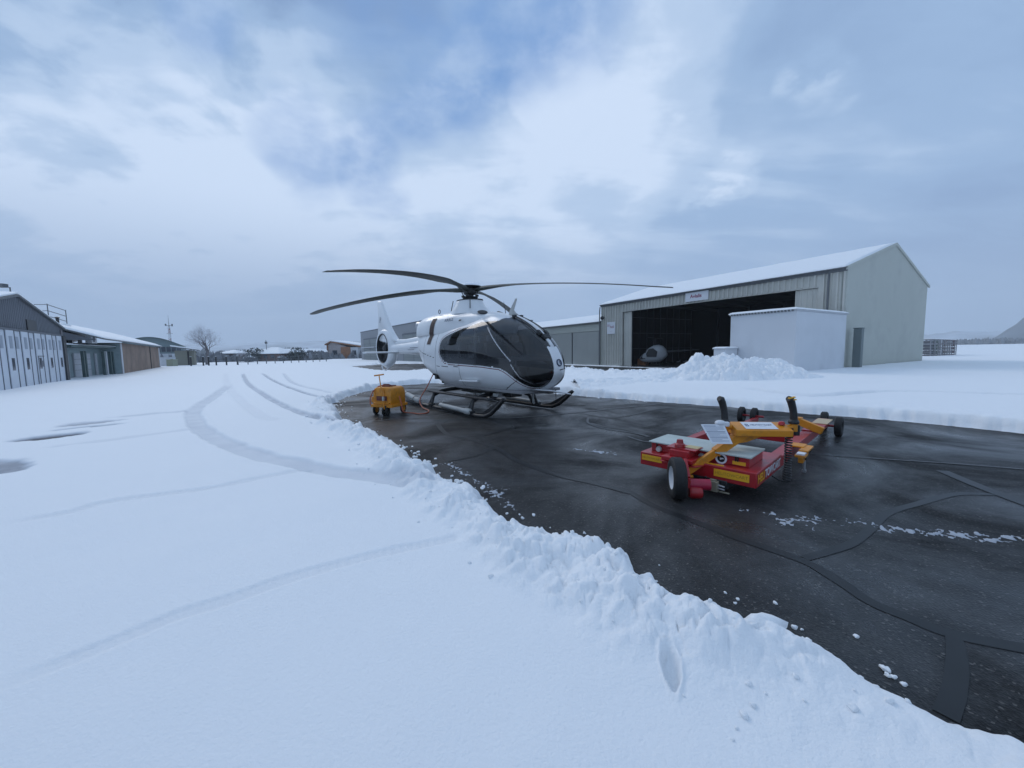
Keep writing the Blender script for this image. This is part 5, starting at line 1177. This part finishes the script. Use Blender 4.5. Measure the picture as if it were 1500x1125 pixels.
mb = MB(); mb.extr([(-.3,-.10,LE+.025),(GW/2,-.10,LR+.105),(GW+.3,-.10,LE+.025),(GW+.3,-.10,LE+.13),(GW/2,-.10,LR+.22),(-.3,-.10,LE+.13)],(0,16.2,0)); mb.build('roof_snow', MSNOW, lh_, bev=.03, smooth=40)
nD = 14; wD = DX1/nD
for k in range(nD):
    x0 = k*wD; x1 = x0+wD; fold = .05 if k % 2 else .0
    mb = MB(); mb.box(x0+.012,x1-.012,-.12-fold,-.06-fold,.06,DH-.03); dl = mb.build('folding_door_leaf', MDOORW, lh_, bev=.008)
    mb = MB(); mb.box(x0+.27,x1-.27,-.130-fold,-.115-fold,2.02,2.62); 
    mb.build('window', MWINP, dl)
    if k % 2 == 1:
        mb = MB(); mb.box(x0+.28,x1-.28,-.130-fold,-.115-fold,.95,1.55); mb.build('window', MWIN, dl)
    mb = MB(); mb.box(x1-.022,x1+.022,-.14-fold,-.10,.05,DH-.02); mb.build('door_seal', MGREYD, dl)
mb = MB(); mb.box(8.05,8.95,-.19,-.165,1.62,1.66); mb.box(8.05,8.09,-.19,-.165,.1,1.66); mb.box(8.4,8.7,-.19,-.165,1.05,1.4); mb.build('wicket_door', MGREYD, lh_)
mb = MB(); mb.box(DX1,DX1+.5,-.25,.1,0,DH); mb.build('door_pocket', MBLACK, lh_)
mb = MB(); mb.box(GW-.32,GW+.02,-.06,.0,0,LE-.12); mb.build('corner_post', mat('purple_grey',(.13,.12,.13),.7), lh_)
mb = MB(); mb.box(7.6,8.9,-.05,.0,3.03,3.62); mb.build('gable_window', MBLACK, lh_)
mb = MB(); mb.box(-.1,DX1+.4,-.16,-.05,DH-.03,DH+.08); mb.build('door_track', MGREYD, lh_)
# railing on the roof behind and chimney pipe
rl = thing('roof_railing', 'thin grey guard railing standing on the roof behind the left hangar', 'railing', (0,0,0))
pts_ = [D(50,446,27), D(69,446,28.5), D(96,455,31)]
for zz in (0,-.45,-.85):
    mb = MB(); mb.tube([p+Vector((0,0,zz)) for p in pts_],.028,6); mb.build('rail', MGUT, rl)
for p in pts_[1:]:
    mb = MB(); mb.tube([p+Vector((0,0,.05)), Vector((p.x,p.y,3.0))],.03,6); mb.build('post', MGUT, rl)
p = D(96,470,31); rb = thing('flat_roofed_block', 'dark flat-topped block below the railing between the left hangar and the green annex', 'building', (p.x,p.y,0), lz)
mb = MB(); mb.box(-1.0,.15,-.2,3,0,4.05); mb.build('wall', MGREYD, rb, smooth=0); mb = MB(); mb.box(-1.05,.2,-.25,3.05,4.05,4.2); mb.build('roof_snow', MSNOW, rb, bev=.03)
p = D(84,468,29); mb = MB(); mb.tube([(p.x,p.y,3.2),(p.x,p.y,p.z+.1)],.09,10); mb.lathe([(0,0),(.14,0),(.14,.05),(0,.12)],(p.x,p.y,p.z+.1),n=12); tag(mb.build('roof_vent_pipe', MBLACK),'short dark vent pipe on the snowy roof behind the left hangar','vent pipe')
# street lamp / aerial on the roof at the far left
la = thing('roof_floodlight', 'grey floodlight on a bent post above the left hangar roof', 'floodlight', tuple(D(17,441,24))[:2]+(4.3,))
pa = D(17,421,24); mb = MB(); mb.tube([(0,0,0),(0,0,pa.z-4.3),(-.9,-.3,pa.z-4.28)],.035,8); mb.build('post', MGUT, la); mb = MB(); mb.cbox((-.35,-.1,pa.z-4.2),(.45,.3,.22)); mb.build('lamp_head', MGUT, la, bev=.02)

# ---- annex: green canopy bays between the hangar and the brown wall
ax = thing('green_annex', 'low green and grey annex with garage door and snow-capped canopy beside the left hangar', 'annex', (-30.0,26.3,0), math.atan2(6.2,-3.6)); AL = 7.6
mb = MB(); mb.box(0,AL,.8,6,0,2.25); mb.build('wall', MGREENL, ax, smooth=0)
for x0, x1, nm, m_ in ((.05,.75,'green_panel',MGREEN),(1.0,1.7,'side_door',MPALE),(2.5,5.2,'garage_door',MPALE),(6.1,6.5,'door',MPALE)):
    mb = MB(); mb.box(x0,x1,.72,.79,.05,1.85); o = mb.build(nm, m_, ax)
mb = MB()
for z_ in (.6,1.0,1.4): mb.box(2.5,5.2,.70,.72,z_,z_+.03)
mb.build('garage_door_rail', MGREYC, bpy.data.objects['garage_door'])
for x in (1.85,2.2,5.45,5.9,6.8,7.3):
    mb = MB(); mb.box(x,x+.16,.0,.16,0,2.0); mb.build('canopy_post', MGREEN if x not in (5.9,) else MPALE, ax)
mb = MB(); mb.box(-.1,AL+.1,-.1,1.0,2.26,2.42); mb.build('canopy', MGREEN, ax, smooth=0)
snow_sheet('canopy_snow', ax, -.12, AL+.12, -.12, 2.42, 4.0, 2.42, .14, 51, 60, 16, .03)
mb = MB(); mb.box(-.2,AL+.6,4.0,6,2.25,4.0); mb.build('upper_wall', MGREYD, ax, smooth=0)
o = MB().box(-.45,.45,-.18,.18,0,.62).build('air_conditioner', MPAPER, bev=.02); o.location = D(134,504,29.5); o.location.z = 2.60; o.rotation_euler=(0,0,math.atan2(6.2,-3.6)); tag(o,'white air conditioner unit standing on the annex roof','air conditioner')
mb = MB(); mb.lathe([(.0,-.01),(.2,-.01),(.22,.0),(.22,.012)],(-.08,-.185,.31),'y',20); mb.build('fan_grille', MGREYD, o)
p = D(117,500,29.5); mb = MB(); mb.lathe([(.12,0),(.12,.45),(.22,.47),(.22,.55),(.05,.66),(0,.66)],(p.x,p.y,2.55),n=14); tag(mb.build('roof_cowl', MPALE),'pale roof ventilator with a round snowy cap on the annex','roof ventilator')

# ---- long brown block building
b0 = Vector((-33.6,33.2)); b1 = Vector((-47.6,52.2)); db_ = (b1-b0).normalized(); bb_ = thing('brown_block_building', 'long brown block-walled building under a snowy lean roof', 'building', (b0.x,b0.y,0), math.atan2(db_.y,db_.x)); BLn = (b1-b0).length
mb = MB(); mb.box(0,BLn,0,9,0,2.75); mb.build('wall', MBROWN, bb_, smooth=0)
mb = MB(); mb.box(BLn*.66,BLn*.66+.12,-.06,0,0,2.7); mb.build('downpipe', MBLACK, bb_)
mb = MB(); mb.box(-.02,.5,-.04,-.0,0,2.7); mb.build('pale_pier', MPALE, bb_)
mb = MB(); mb.box(BLn-.8,BLn,-.04,0,0,2.7); mb.build('pale_pier', MPALE, bb_)
mb = MB(); mb.box(-.06,-.0,0.02,9,0,2.7); mb.build('end_panel', MGREENL, bb_, smooth=0)
mb = MB(); slope(mb,-7,BLn+.2,-.35,2.78,5,4.6,.10); slope(mb,-7,BLn+.2,9.3,2.78,5,4.6,.10); mb.build('roof', MROOF, bb_, smooth=0)
snow_sheet('roof_snow', bb_, -7, BLn+.2, -.30, 2.90, 5, 4.71, .16, 61, 120, 18, .03)
mb = MB(); mb.extr([(-7,0,2.75),(-7,9,2.75),(-7,5,4.5)],(.2,0,0)); mb.build('gable_end', MGREYD, bb_, smooth=0)

# ---- round-roofed hall
ha = thing('round_roofed_hall', 'grey-green hall with a low curved roof behind the brown building', 'hall', (D(168,520,75).x,75,0), rad(38))
mb = MB(); n = 24; WL = 10.2; arc = [(WL*k/n, 0, 3.6+1.75*math.sin(PI*k/n)) for k in range(n+1)]; mb.extr([(WL,0,0),(0,0,0)]+arc, (0,14,0)); mb.build('wall', mat('hall_green_grey',(.14,.19,.20),.6), ha, smooth=0)
mb = MB(); mb.loft([[Vector((x,y,z+d_)) for y, d_ in ((-.4,0),(14,0),(14,.16),(-.4,.16))] for x, _, z in arc]); mb.build('roof', MGREEN, ha, smooth=0)
mb = MB()
for k in range(8): mb.box(3.6+k*.8,4.25+k*.8,-.05,-.0,2.5,3.5)
mb.build('window_band', MWIN, ha); mb = MB(); mb.box(3,WL,-.5,-.02,.0,2.1); mb.build('white_plinth', MPALE, ha)
# ---- olive shed right of the hall
os_ = thing('olive_shed', 'small olive shed with overhanging snowy roof beside the bare tree', 'shed', (D(256,520,60).x,60,0), rad(34))
mb = MB(); mb.box(0,1.7,0,3,0,2.4); mb.box(1.7,2.3,.2,3,0,2.4); mb.build('wall', mat('olive_render',(.22,.22,.18),.8), os_, smooth=0)
mb = MB(); mb.box(1.5,1.72,-.05,0,0,2.3); mb.build('door', MBLACK, os_)
mb = MB(); mb.extr([(-.4,-.5,2.95),(2.8,-.5,2.4),(2.8,-.5,2.5),(-.4,-.5,3.05)],(0,4,0)); mb.build('roof', MROOF, os_, smooth=0); mb = MB(); mb.extr([(-.4,-.5,3.06),(2.8,-.5,2.51),(2.8,-.5,2.66),(-.4,-.5,3.26)],(0,4,0)); mb.build('roof_snow', MSNOW, os_, bev=.03)
for nm, px, Y, w_, h_, m_, lb, ct in (('white_tank',246,58,1.3,1.35,MPALE,'small square pale tank standing before the hall','tank'),('olive_bin',252,56,.9,1.0,mat('olive_plastic',(.28,.30,.22),.6),'olive square bin beside the pale tank','bin')):
    q = D(px,530,Y); mb = MB(); mb.box(-w_/2,w_/2,-w_/2,w_/2,0,h_); mb.box(-w_/2-.04,w_/2+.04,-w_/2-.04,w_/2+.04,h_,h_+.08); mb.tube([(0,0,h_),(0,0,h_+.16)],.15,10); o = mb.build(nm, m_, bev=.03); o.location=(q.x,Y,0); tag(o,lb,ct)

# ---- lattice mast
q = D(252,527,85); ms = thing('radio_mast', 'slender red and white lattice radio mast above the hall', 'mast', (q.x,85,0)); H_m = D(252,462,85).z
zs = np.linspace(0, H_m-2.2, 16)
for k in range(15):
    mb = MB(); w0 = .34*(1-.55*k/15); w1 = .34*(1-.55*(k+1)/15)
    for a in range(3):
        b = a*2*PI/3; c_ = (a+1)*2*PI/3
        mb.tube([(w0*math.cos(b),w0*math.sin(b),zs[k]),(w1*math.cos(b),w1*math.sin(b),zs[k+1])],.03,5); mb.tube([(w0*math.cos(b),w0*math.sin(b),zs[k]),(w1*math.cos(c_),w1*math.sin(c_),zs[k+1])],.018,4)
    mb.build('lattice_section', mat('mast_red',(.25,.07,.07),.6) if k == 0 else (bpy.data.materials['mast_red'] if (k//2) % 2 == 0 else MPALE), ms)
mb = MB(); mb.tube([(0,0,H_m-2.4),(0,0,H_m)],[.05,.02],6); mb.cbox((0,0,H_m-2.2),(1.5,.08,.08)); mb.cbox((0,0,H_m-3.9),(1.3,.06,.06)); mb.cbox((-.7,0,H_m-2.0),(.2,.2,.4)); mb.cbox((.7,0,H_m-2.1),(.2,.15,.5)); mb.build('antenna_arm', MGUT, ms)

# ---- stacked mesh crates right of the gable
for k in range(6):
    px = 1356 + k*6.6; Y = 37.2 + k*.45; q = D(px,510,Y); c_ = thing('mesh_crate_stack', ['dark mesh crate stack nearest the hangar wall','snow-dusted mesh crate stack second from the hangar wall','white-topped mesh crate stack third from the hangar wall','pale mesh crate stack fourth from the hangar wall','narrow mesh crate stack fifth from the hangar wall','outermost mesh crate stack at the open field'][k], 'crate stack', (q.x,Y,.1), rad(12+3*k), 'mesh crate stacks beside the hangar')
    w_, h_ = .42, 1.85 - .02*k; mb = MB()
    for sx in (-1,1):
        for sy in (-1,1): mb.bar((sx*w_/2,sy*.5,0),(sx*w_/2+.05*sx,sy*.5,h_),.05,.05)
    for z_ in np.linspace(.1,h_,8): mb.box(-w_/2,w_/2,-.53,-.50,z_-.02,z_+.02); mb.box(-w_/2,w_/2,.50,.53,z_-.02,z_+.02); mb.box(-w_/2-.02,-w_/2,-.5,.5,z_-.02,z_+.02)
    mb.build('cage', mat('galvanised_cage',(.30,.31,.33),.5,metal=.3) if k == 0 else bpy.data.materials['galvanised_cage'], c_, smooth=0)
    mb = MB(); rnd = random.Random(k)
    for z_ in np.arange(.1,h_-.2,.34): mb.box(-w_/2+.04,w_/2-.04,-.46,.46,z_,z_+.22+.08*rnd.random())
    mb.build('load', [MGREYD,mat('bottle_green',(.07,.10,.08),.6),MPALE,mat('wood_grey',(.26,.23,.21),.8),MPALE,mat('mauve_brown',(.20,.15,.16),.8)][k], c_, bev=.02)
    mb = MB(); mb.box(-w_/2,w_/2,-.5,.5,h_,h_+.07); mb.build('crate_snow', MSNOW, c_, bev=.02)

# ---- fence posts along the airfield edge
posts = [(280,.0),(298,.4),(306,.9),(317,1.2),(332,1.6),(348,2.4)]
P0 = thing('fence_post', 'x', 'fence post', (0,0,0), 0, 'fence posts before the bare tree'); mb = MB(); mb.box(-.07,.07,-.07,.07,0,1.35); mb.box(-.09,.09,-.09,.09,1.35,1.40); mb.build('post', MBLACK, P0, bev=.01); mb = MB(); mb.box(-.08,.08,-.08,.08,1.40,1.45); mb.build('snow_cap', MSNOW, P0)
names = ['leftmost','second','third','fourth','fifth','rightmost']
for k, (px, dy) in enumerate(posts):
    o = P0 if k == 0 else copy_tree(P0); q = D(px,534,55+dy); o.location = (q.x,q.y,.0); o['label'] = '%s dark fence post of the row in front of the bare tree' % names[k]
fp = thing('wire_fence', 'low wire fence running right from the bare tree across the far field', 'fence', (0,0,0)); a_ = D(349,534,57); b_ = D(478,528,72)
for zz in (.45,.85,1.2):
    mb = MB(); mb.tube([(a_.x,a_.y,zz),(b_.x,b_.y,zz)],.02,4); mb.build('wire', MGUT, fp)
for k in range(12):
    t = k/11; mb = MB(); mb.box(-.045,.045,-.045,.045,0,1.3); o = mb.build('post', MGUT, fp, loc=(a_.x+(b_.x-a_.x)*t, a_.y+(b_.y-a_.y)*t, 0))
# ------------------------------------------------------------------ trees, brush, far houses, hills
def bare_tree(name, label, base, H, spread, seed, levels=5, m=MBARK, parent_group=None, r0=None):
    rnd = random.Random(seed); t = thing(name, label, 'tree', base, 0, parent_group); tr = MB(); br = MB(); tw = MB()
    r0 = r0 or H*.028
    def grow(p, d, L, r_, lv):
        n = 3; pts = [p]; rs = [r_]; q = p; dd = d
        for k in range(n):
            dd = (dd + Vector((rnd.gauss(0,.12),rnd.gauss(0,.12),rnd.gauss(.05,.08)))).normalized(); q = q + dd*L/n; pts.append(q); rs.append(r_*(1-.35*(k+1)/n))
        (tr if lv == 0 else br if lv < 3 else tw).tube(pts, rs, 6 if lv < 2 else 4 if lv < 4 else 3, False)
        if lv >= levels: return
        k_ = (5 if lv == 0 else 4 if lv < 3 else 4)
        for k in range(k_):
            t_ = .45 + .55*(k+1)/k_ if lv else .55+.45*(k+1)/k_; base_ = p.lerp(q, min(1, t_)); a = rnd.random()*2*PI; el = rnd.uniform(.45,1.05)*spread
            x = Vector((1,0,0)).cross(dd); x = x.normalized() if x.length > .1 else Vector((0,1,0)); y = dd.cross(x)
            nd = (dd*math.cos(el) + (x*math.cos(a)+y*math.sin(a))*math.sin(el)); nd.z += .12; nd.normalize()
            grow(base_, nd, L*rnd.uniform(.60,.80), rs[-1]*rnd.uniform(.55,.75), lv+1)
    grow(Vector((0,0,0)), Vector((0,0,1)), H*.23, r0, 0)
    tr.build('trunk', m, t, smooth=60); br.build('crown', m, t, smooth=60)
    o = tw.build('twigs', MFROST, t, smooth=60); return t
MFROST = mat('frosted_twig', (.42,.42,.45), .9, var=.25)
q = D(303,532,62); bare_tree('bare_tree', 'large leafless frosted tree behind the fence posts', (q.x,62,0), 10.4, .95, 4, 6, r0=.22)
q = D(278,532,66); bare_tree('bare_tree', 'smaller bushy leafless tree left of the large bare one', (q.x,66,0), 4.2, .95, 14, 5)
q = D(352,530,84); bare_tree('bare_tree', 'small bare tree standing behind the low snowy roof', (q.x,84,0), 4.6, .9, 24, 5)
def bush(name, label, base, rx, rz_, seed, grp=None, n=900, m=MBRUSH):
    rnd = random.Random(seed); t = thing(name, label, 'bush', base, 0, grp); mb = MB(); sn = MB()
    for k in range(n):
        v = Vector((rnd.gauss(0,1),rnd.gauss(0,1),rnd.gauss(0,1))).normalized()*(rnd.random()**.45); p = Vector((v.x*rx, v.y*rx, rz_*.5+v.z*rz_*.5)); s_ = rx*.09*(.5+rnd.random())
        a = Vector((rnd.gauss(0,1),rnd.gauss(0,1),rnd.gauss(0,1))).normalized(); b = a.orthogonal().normalized(); c_ = a.cross(b)
        tgt = sn if (v.z > .25 and rnd.random() < .35) else mb
        tgt.add([p+b*s_,p+c_*s_,p-b*s_,p-c_*s_*.7],[(0,1,2,3)])
    st = MB()
    for k in range(5): a = rnd.random()*6.28; st.tube([(0,0,0),(math.cos(a)*rx*.5,math.sin(a)*rx*.5,rz_*.7)],[.05,.02],5)
    st.build('stem', MBARK, t); mb.build('foliage', m, t, smooth=0); sn.build('snow_dusting', MSNOW, t, smooth=0); return t
MEVER = mat('dark_evergreen', (.06,.075,.075), .95, var=.4, vscale=1)
bl = [(374,528,88,1.9,3.3,'round dark bush left of the low snowy roof'),(436,527,92,1.9,3.3,'rounded dark bush right of the low snowy roof'),(449,528,95,1.4,1.9,'smaller bush beside the rounded dark bush'),(462,527,98,1.9,1.9,'low bush nearest the timber house'),(365,530,78,1.2,1.5,'low frosted bush behind the wire fence, left'),(413,530,85,1.0,1.3,'low frosted bush at the right end of the snowy roof'),(270,527,92,2.6,3.4,'dark evergreen clump between the mast and the bare tree')]
for k, (px, py, Y, rx, rz_, lb) in enumerate(bl):
    q = D(px,py,Y); bush('bush', lb, (q.x,Y,0), rx, rz_, k+50, 'bushes along the far side of the field', 700, MEVER if k in (0,1,6) else MBRUSH)
# far low house under a snowy hipped roof, with a chimney mast
def hip_house(name, label, px0, px1, Y, hw, hr, dep, wallm, rz=0):
    q = D(px0,527,Y); w_ = D(px1,527,Y).x - q.x; t = thing(name, label, 'house', (q.x,Y,0), rz); mb = MB(); mb.box(0,w_,0,dep,0,hw); mb.build('wall', wallm, t, smooth=0)
    mb = MB(); e = .5; mb.add([(-e,-e,hw),(w_+e,-e,hw),(w_+e,dep+e,hw),(-e,dep+e,hw),(w_*.35,dep/2,hr),(w_*.65,dep/2,hr),(-e,-e,hw-.15),(w_+e,-e,hw-.15),(w_+e,dep+e,hw-.15),(-e,dep+e,hw-.15)],[(0,1,5,4),(1,2,5),(2,3,4,5),(3,0,4),(0,6,7,1),(1,7,8,2),(2,8,9,3),(3,9,6,0),(9,8,7,6)]); mb.build('roof_snow', MSNOW, t, smooth=0)
    mb = MB()
    for x in np.arange(w_*.12,w_*.9,max(1.6,w_*.2)): mb.box(x,x+.8,-.05,-.01,hw*.4,hw*.8)
    mb.build('window', MWIN, t); return t
MREDW = mat('red_brown_wall', (.13,.085,.08), .8)
hip_house('low_house','low red-brown house with snowy hipped roof in the far centre',372,408,88,1.9,3.3,7,MREDW)
hip_house('low_house','small far house with flat snowy roof right of the bare tree',322,341,95,2.1,2.9,6,MREDW)
q = D(391,520,90); mb = MB(); mb.tube([(q.x,90,2.5),(q.x,90,D(391,498,90).z)],.06,6); mb.cbox((q.x,90,D(391,502,90).z),(.5,.2,.5)); tag(mb.build('roof_aerial', MGUT),'thin aerial pole rising behind the hipped snowy roof','aerial')
q = D(366,525,130); cr_ = thing('parked_car','small dark car half covered by snow behind the wire fence','car',(q.x,130,0),rad(10))
mb = MB(); rings=[sring(x,.8,.25,z1,4,16,.55) for x, z1 in ((-1.9,.7),(-1.6,.9),(-.9,1.0),(-.5,1.42),(.8,1.42),(1.3,1.0),(1.9,.9),(2.0,.6))]; mb.loft(rings); mb.build('body', MGREYD, cr_, smooth=50)
mb = MB(); mb.box(-.5,.8,-.6,.6,1.42,1.5); mb.build('roof_snow', MSNOW, cr_, bev=.03)
for x in (-1.2,1.3):
    mb = MB(); mb.lathe([(0,-.85),(.3,-.85),(.3,.85),(0,.85)],(x,0,.3),'y',16); mb.build('wheel', MRUB, cr_)
# scattered village roofs on the far plain
rnd = random.Random(12)
spots = [(420,300),(436,340),(452,320),(471,380),(398,420),(346,360),(1395,420),(1408,460),(1424,430),(1463,520),(1480,470),(1380,380),(1440,560)]
side_ = ['left','left','left','left','left','left']+['right']*7
desc = ['first','second','third','fourth','fifth','sixth','seventh','eighth','ninth','tenth','eleventh','twelfth','thirteenth']
for k in np.argsort([s[0] for s in spots]):
    px, Y = spots[k]; q = D(px,518 if px < 700 else 503,Y); w_ = rnd.uniform(9,20); t = thing('far_house', '', 'house', (q.x,Y,0), rad(rnd.uniform(-25,25)), 'far houses on the snowy plain')
    mb = MB(); mb.box(-w_/2,w_/2,0,8,0,3.6); mb.build('wall', MBRUSH, t, smooth=0); mb = MB(); mb.extr([(-w_/2-.4,-.5,3.6),(-w_/2-.4,8.5,3.6),(-w_/2-.4,4,6.2)],(w_+.8,0,0)); mb.build('roof_snow', MSNOW, t, smooth=0); t['px'] = px
fh = sorted([o for o in bpy.data.objects if o.name.startswith('far_house')], key=lambda o: o['px'])
for k, o in enumerate(fh):
    lf = o['px'] < 700; i_ = k if lf else k-6
    o['label'] = 'tiny snow-roofed far house, %s from left %s' % (desc[i_], 'before the timber house' if lf else 'beyond the big hangar')
for o in fh: del o['px']
# wooded belts and hills
def belt(name, r_, a0, a1, h0, n, seed, label, dep=20):
    rnd = random.Random(seed); mb = MB(); sn = 0
    for k in range(n):
        a = rad(rnd.uniform(a0,a1)); rr = r_+rnd.uniform(0,dep); x, y = math.sin(a)*rr, math.cos(a)*rr; h_ = h0*(.25+.75*fb1(a*40+seed))*rnd.uniform(.6,1.2); w_ = h_*rnd.uniform(.35,.8)
        z0 = float(0)
        for q in range(3):
            cz_ = h_*(.35+.25*q); s_ = w_*(1-.22*q)*rnd.uniform(.7,1.1); b = rnd.random()*6.28
            mb.add([(x+s_*math.cos(b+i_*2.094), y+s_*math.sin(b+i_*2.094), z0+cz_-h_*.35) for i_ in range(3)]+[(x+rnd.gauss(0,.1)*w_,y,z0+cz_+h_*.3)],[(0,1,3),(1,2,3),(2,0,3),(0,2,1)])
    return tag(mb.build(name, MBRUSH, smooth=0), label, 'tree belt', kind='stuff')
def fb1(x): return float(fbm(np.array([x]), np.array([3.3]), 4, 5)[0])
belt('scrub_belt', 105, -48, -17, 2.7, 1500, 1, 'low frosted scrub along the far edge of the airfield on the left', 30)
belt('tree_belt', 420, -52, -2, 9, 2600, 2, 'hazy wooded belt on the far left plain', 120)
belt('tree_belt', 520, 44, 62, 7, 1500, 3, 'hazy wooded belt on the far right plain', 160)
def hill(name, r_, a0, a1, prof, m, dep=250, seed=1):
    n = 160; V = []; Fq = []
    for k in range(n+1):
        t = k/n; a = rad(a0+(a1-a0)*t); h_ = np.interp(a0+(a1-a0)*t, [p[0] for p in prof], [p[1] for p in prof]); h_ = max(0,h_ + (fb1(t*14+seed)-.5)*h_*.28)
        for j_ in range(9):
            s_ = j_/8; rr = r_+dep*s_; zz = h_*math.sin(s_*PI*.5)**.8 + (fb1(t*40+j_*7.7)-.5)*h_*.10*(j_ > 0) - (2 if j_ == 0 else 0)
            V.append((math.sin(a)*rr, math.cos(a)*rr, zz))
    for k in range(n):
        for j_ in range(8): Fq.append((k*9+j_, (k+1)*9+j_, (k+1)*9+j_+1, k*9+j_+1))
    o = np_mesh(name, np.array(V), np.array(Fq)[:, ::-1], m); tag(o, kind='structure'); return o
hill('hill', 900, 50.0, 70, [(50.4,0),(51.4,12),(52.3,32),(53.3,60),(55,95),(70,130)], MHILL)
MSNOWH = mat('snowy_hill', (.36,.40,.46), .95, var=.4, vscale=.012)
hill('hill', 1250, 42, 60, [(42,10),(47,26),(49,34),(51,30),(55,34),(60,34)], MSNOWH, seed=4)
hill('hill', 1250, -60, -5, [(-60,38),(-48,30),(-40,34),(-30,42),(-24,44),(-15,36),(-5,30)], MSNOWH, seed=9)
# winter air
HAZE = True
if HAZE:
    mb = MB(); mb.box(-1900,1900,-1900,1900,-1.5,190); hz_ = mb.build('haze', None, smooth=0); m = bpy.data.materials.new('haze_air'); m.use_nodes = True; nt = m.node_tree
    nt.nodes.remove(nt.nodes['Principled BSDF']); v = nt.nodes.new('ShaderNodeVolumePrincipled'); v.inputs['Color'].default_value = (.90,.96,1.0,1); v.inputs['Density'].default_value = .0005; v.inputs['Anisotropy'].default_value = .1
    nt.links.new(v.outputs[0], nt.nodes['Material Output'].inputs['Volume']); hz_.data.materials.append(m); tag(hz_, 'thin pale winter haze over the whole airfield', 'haze', kind='stuff')
bpy.context.view_layer.update()
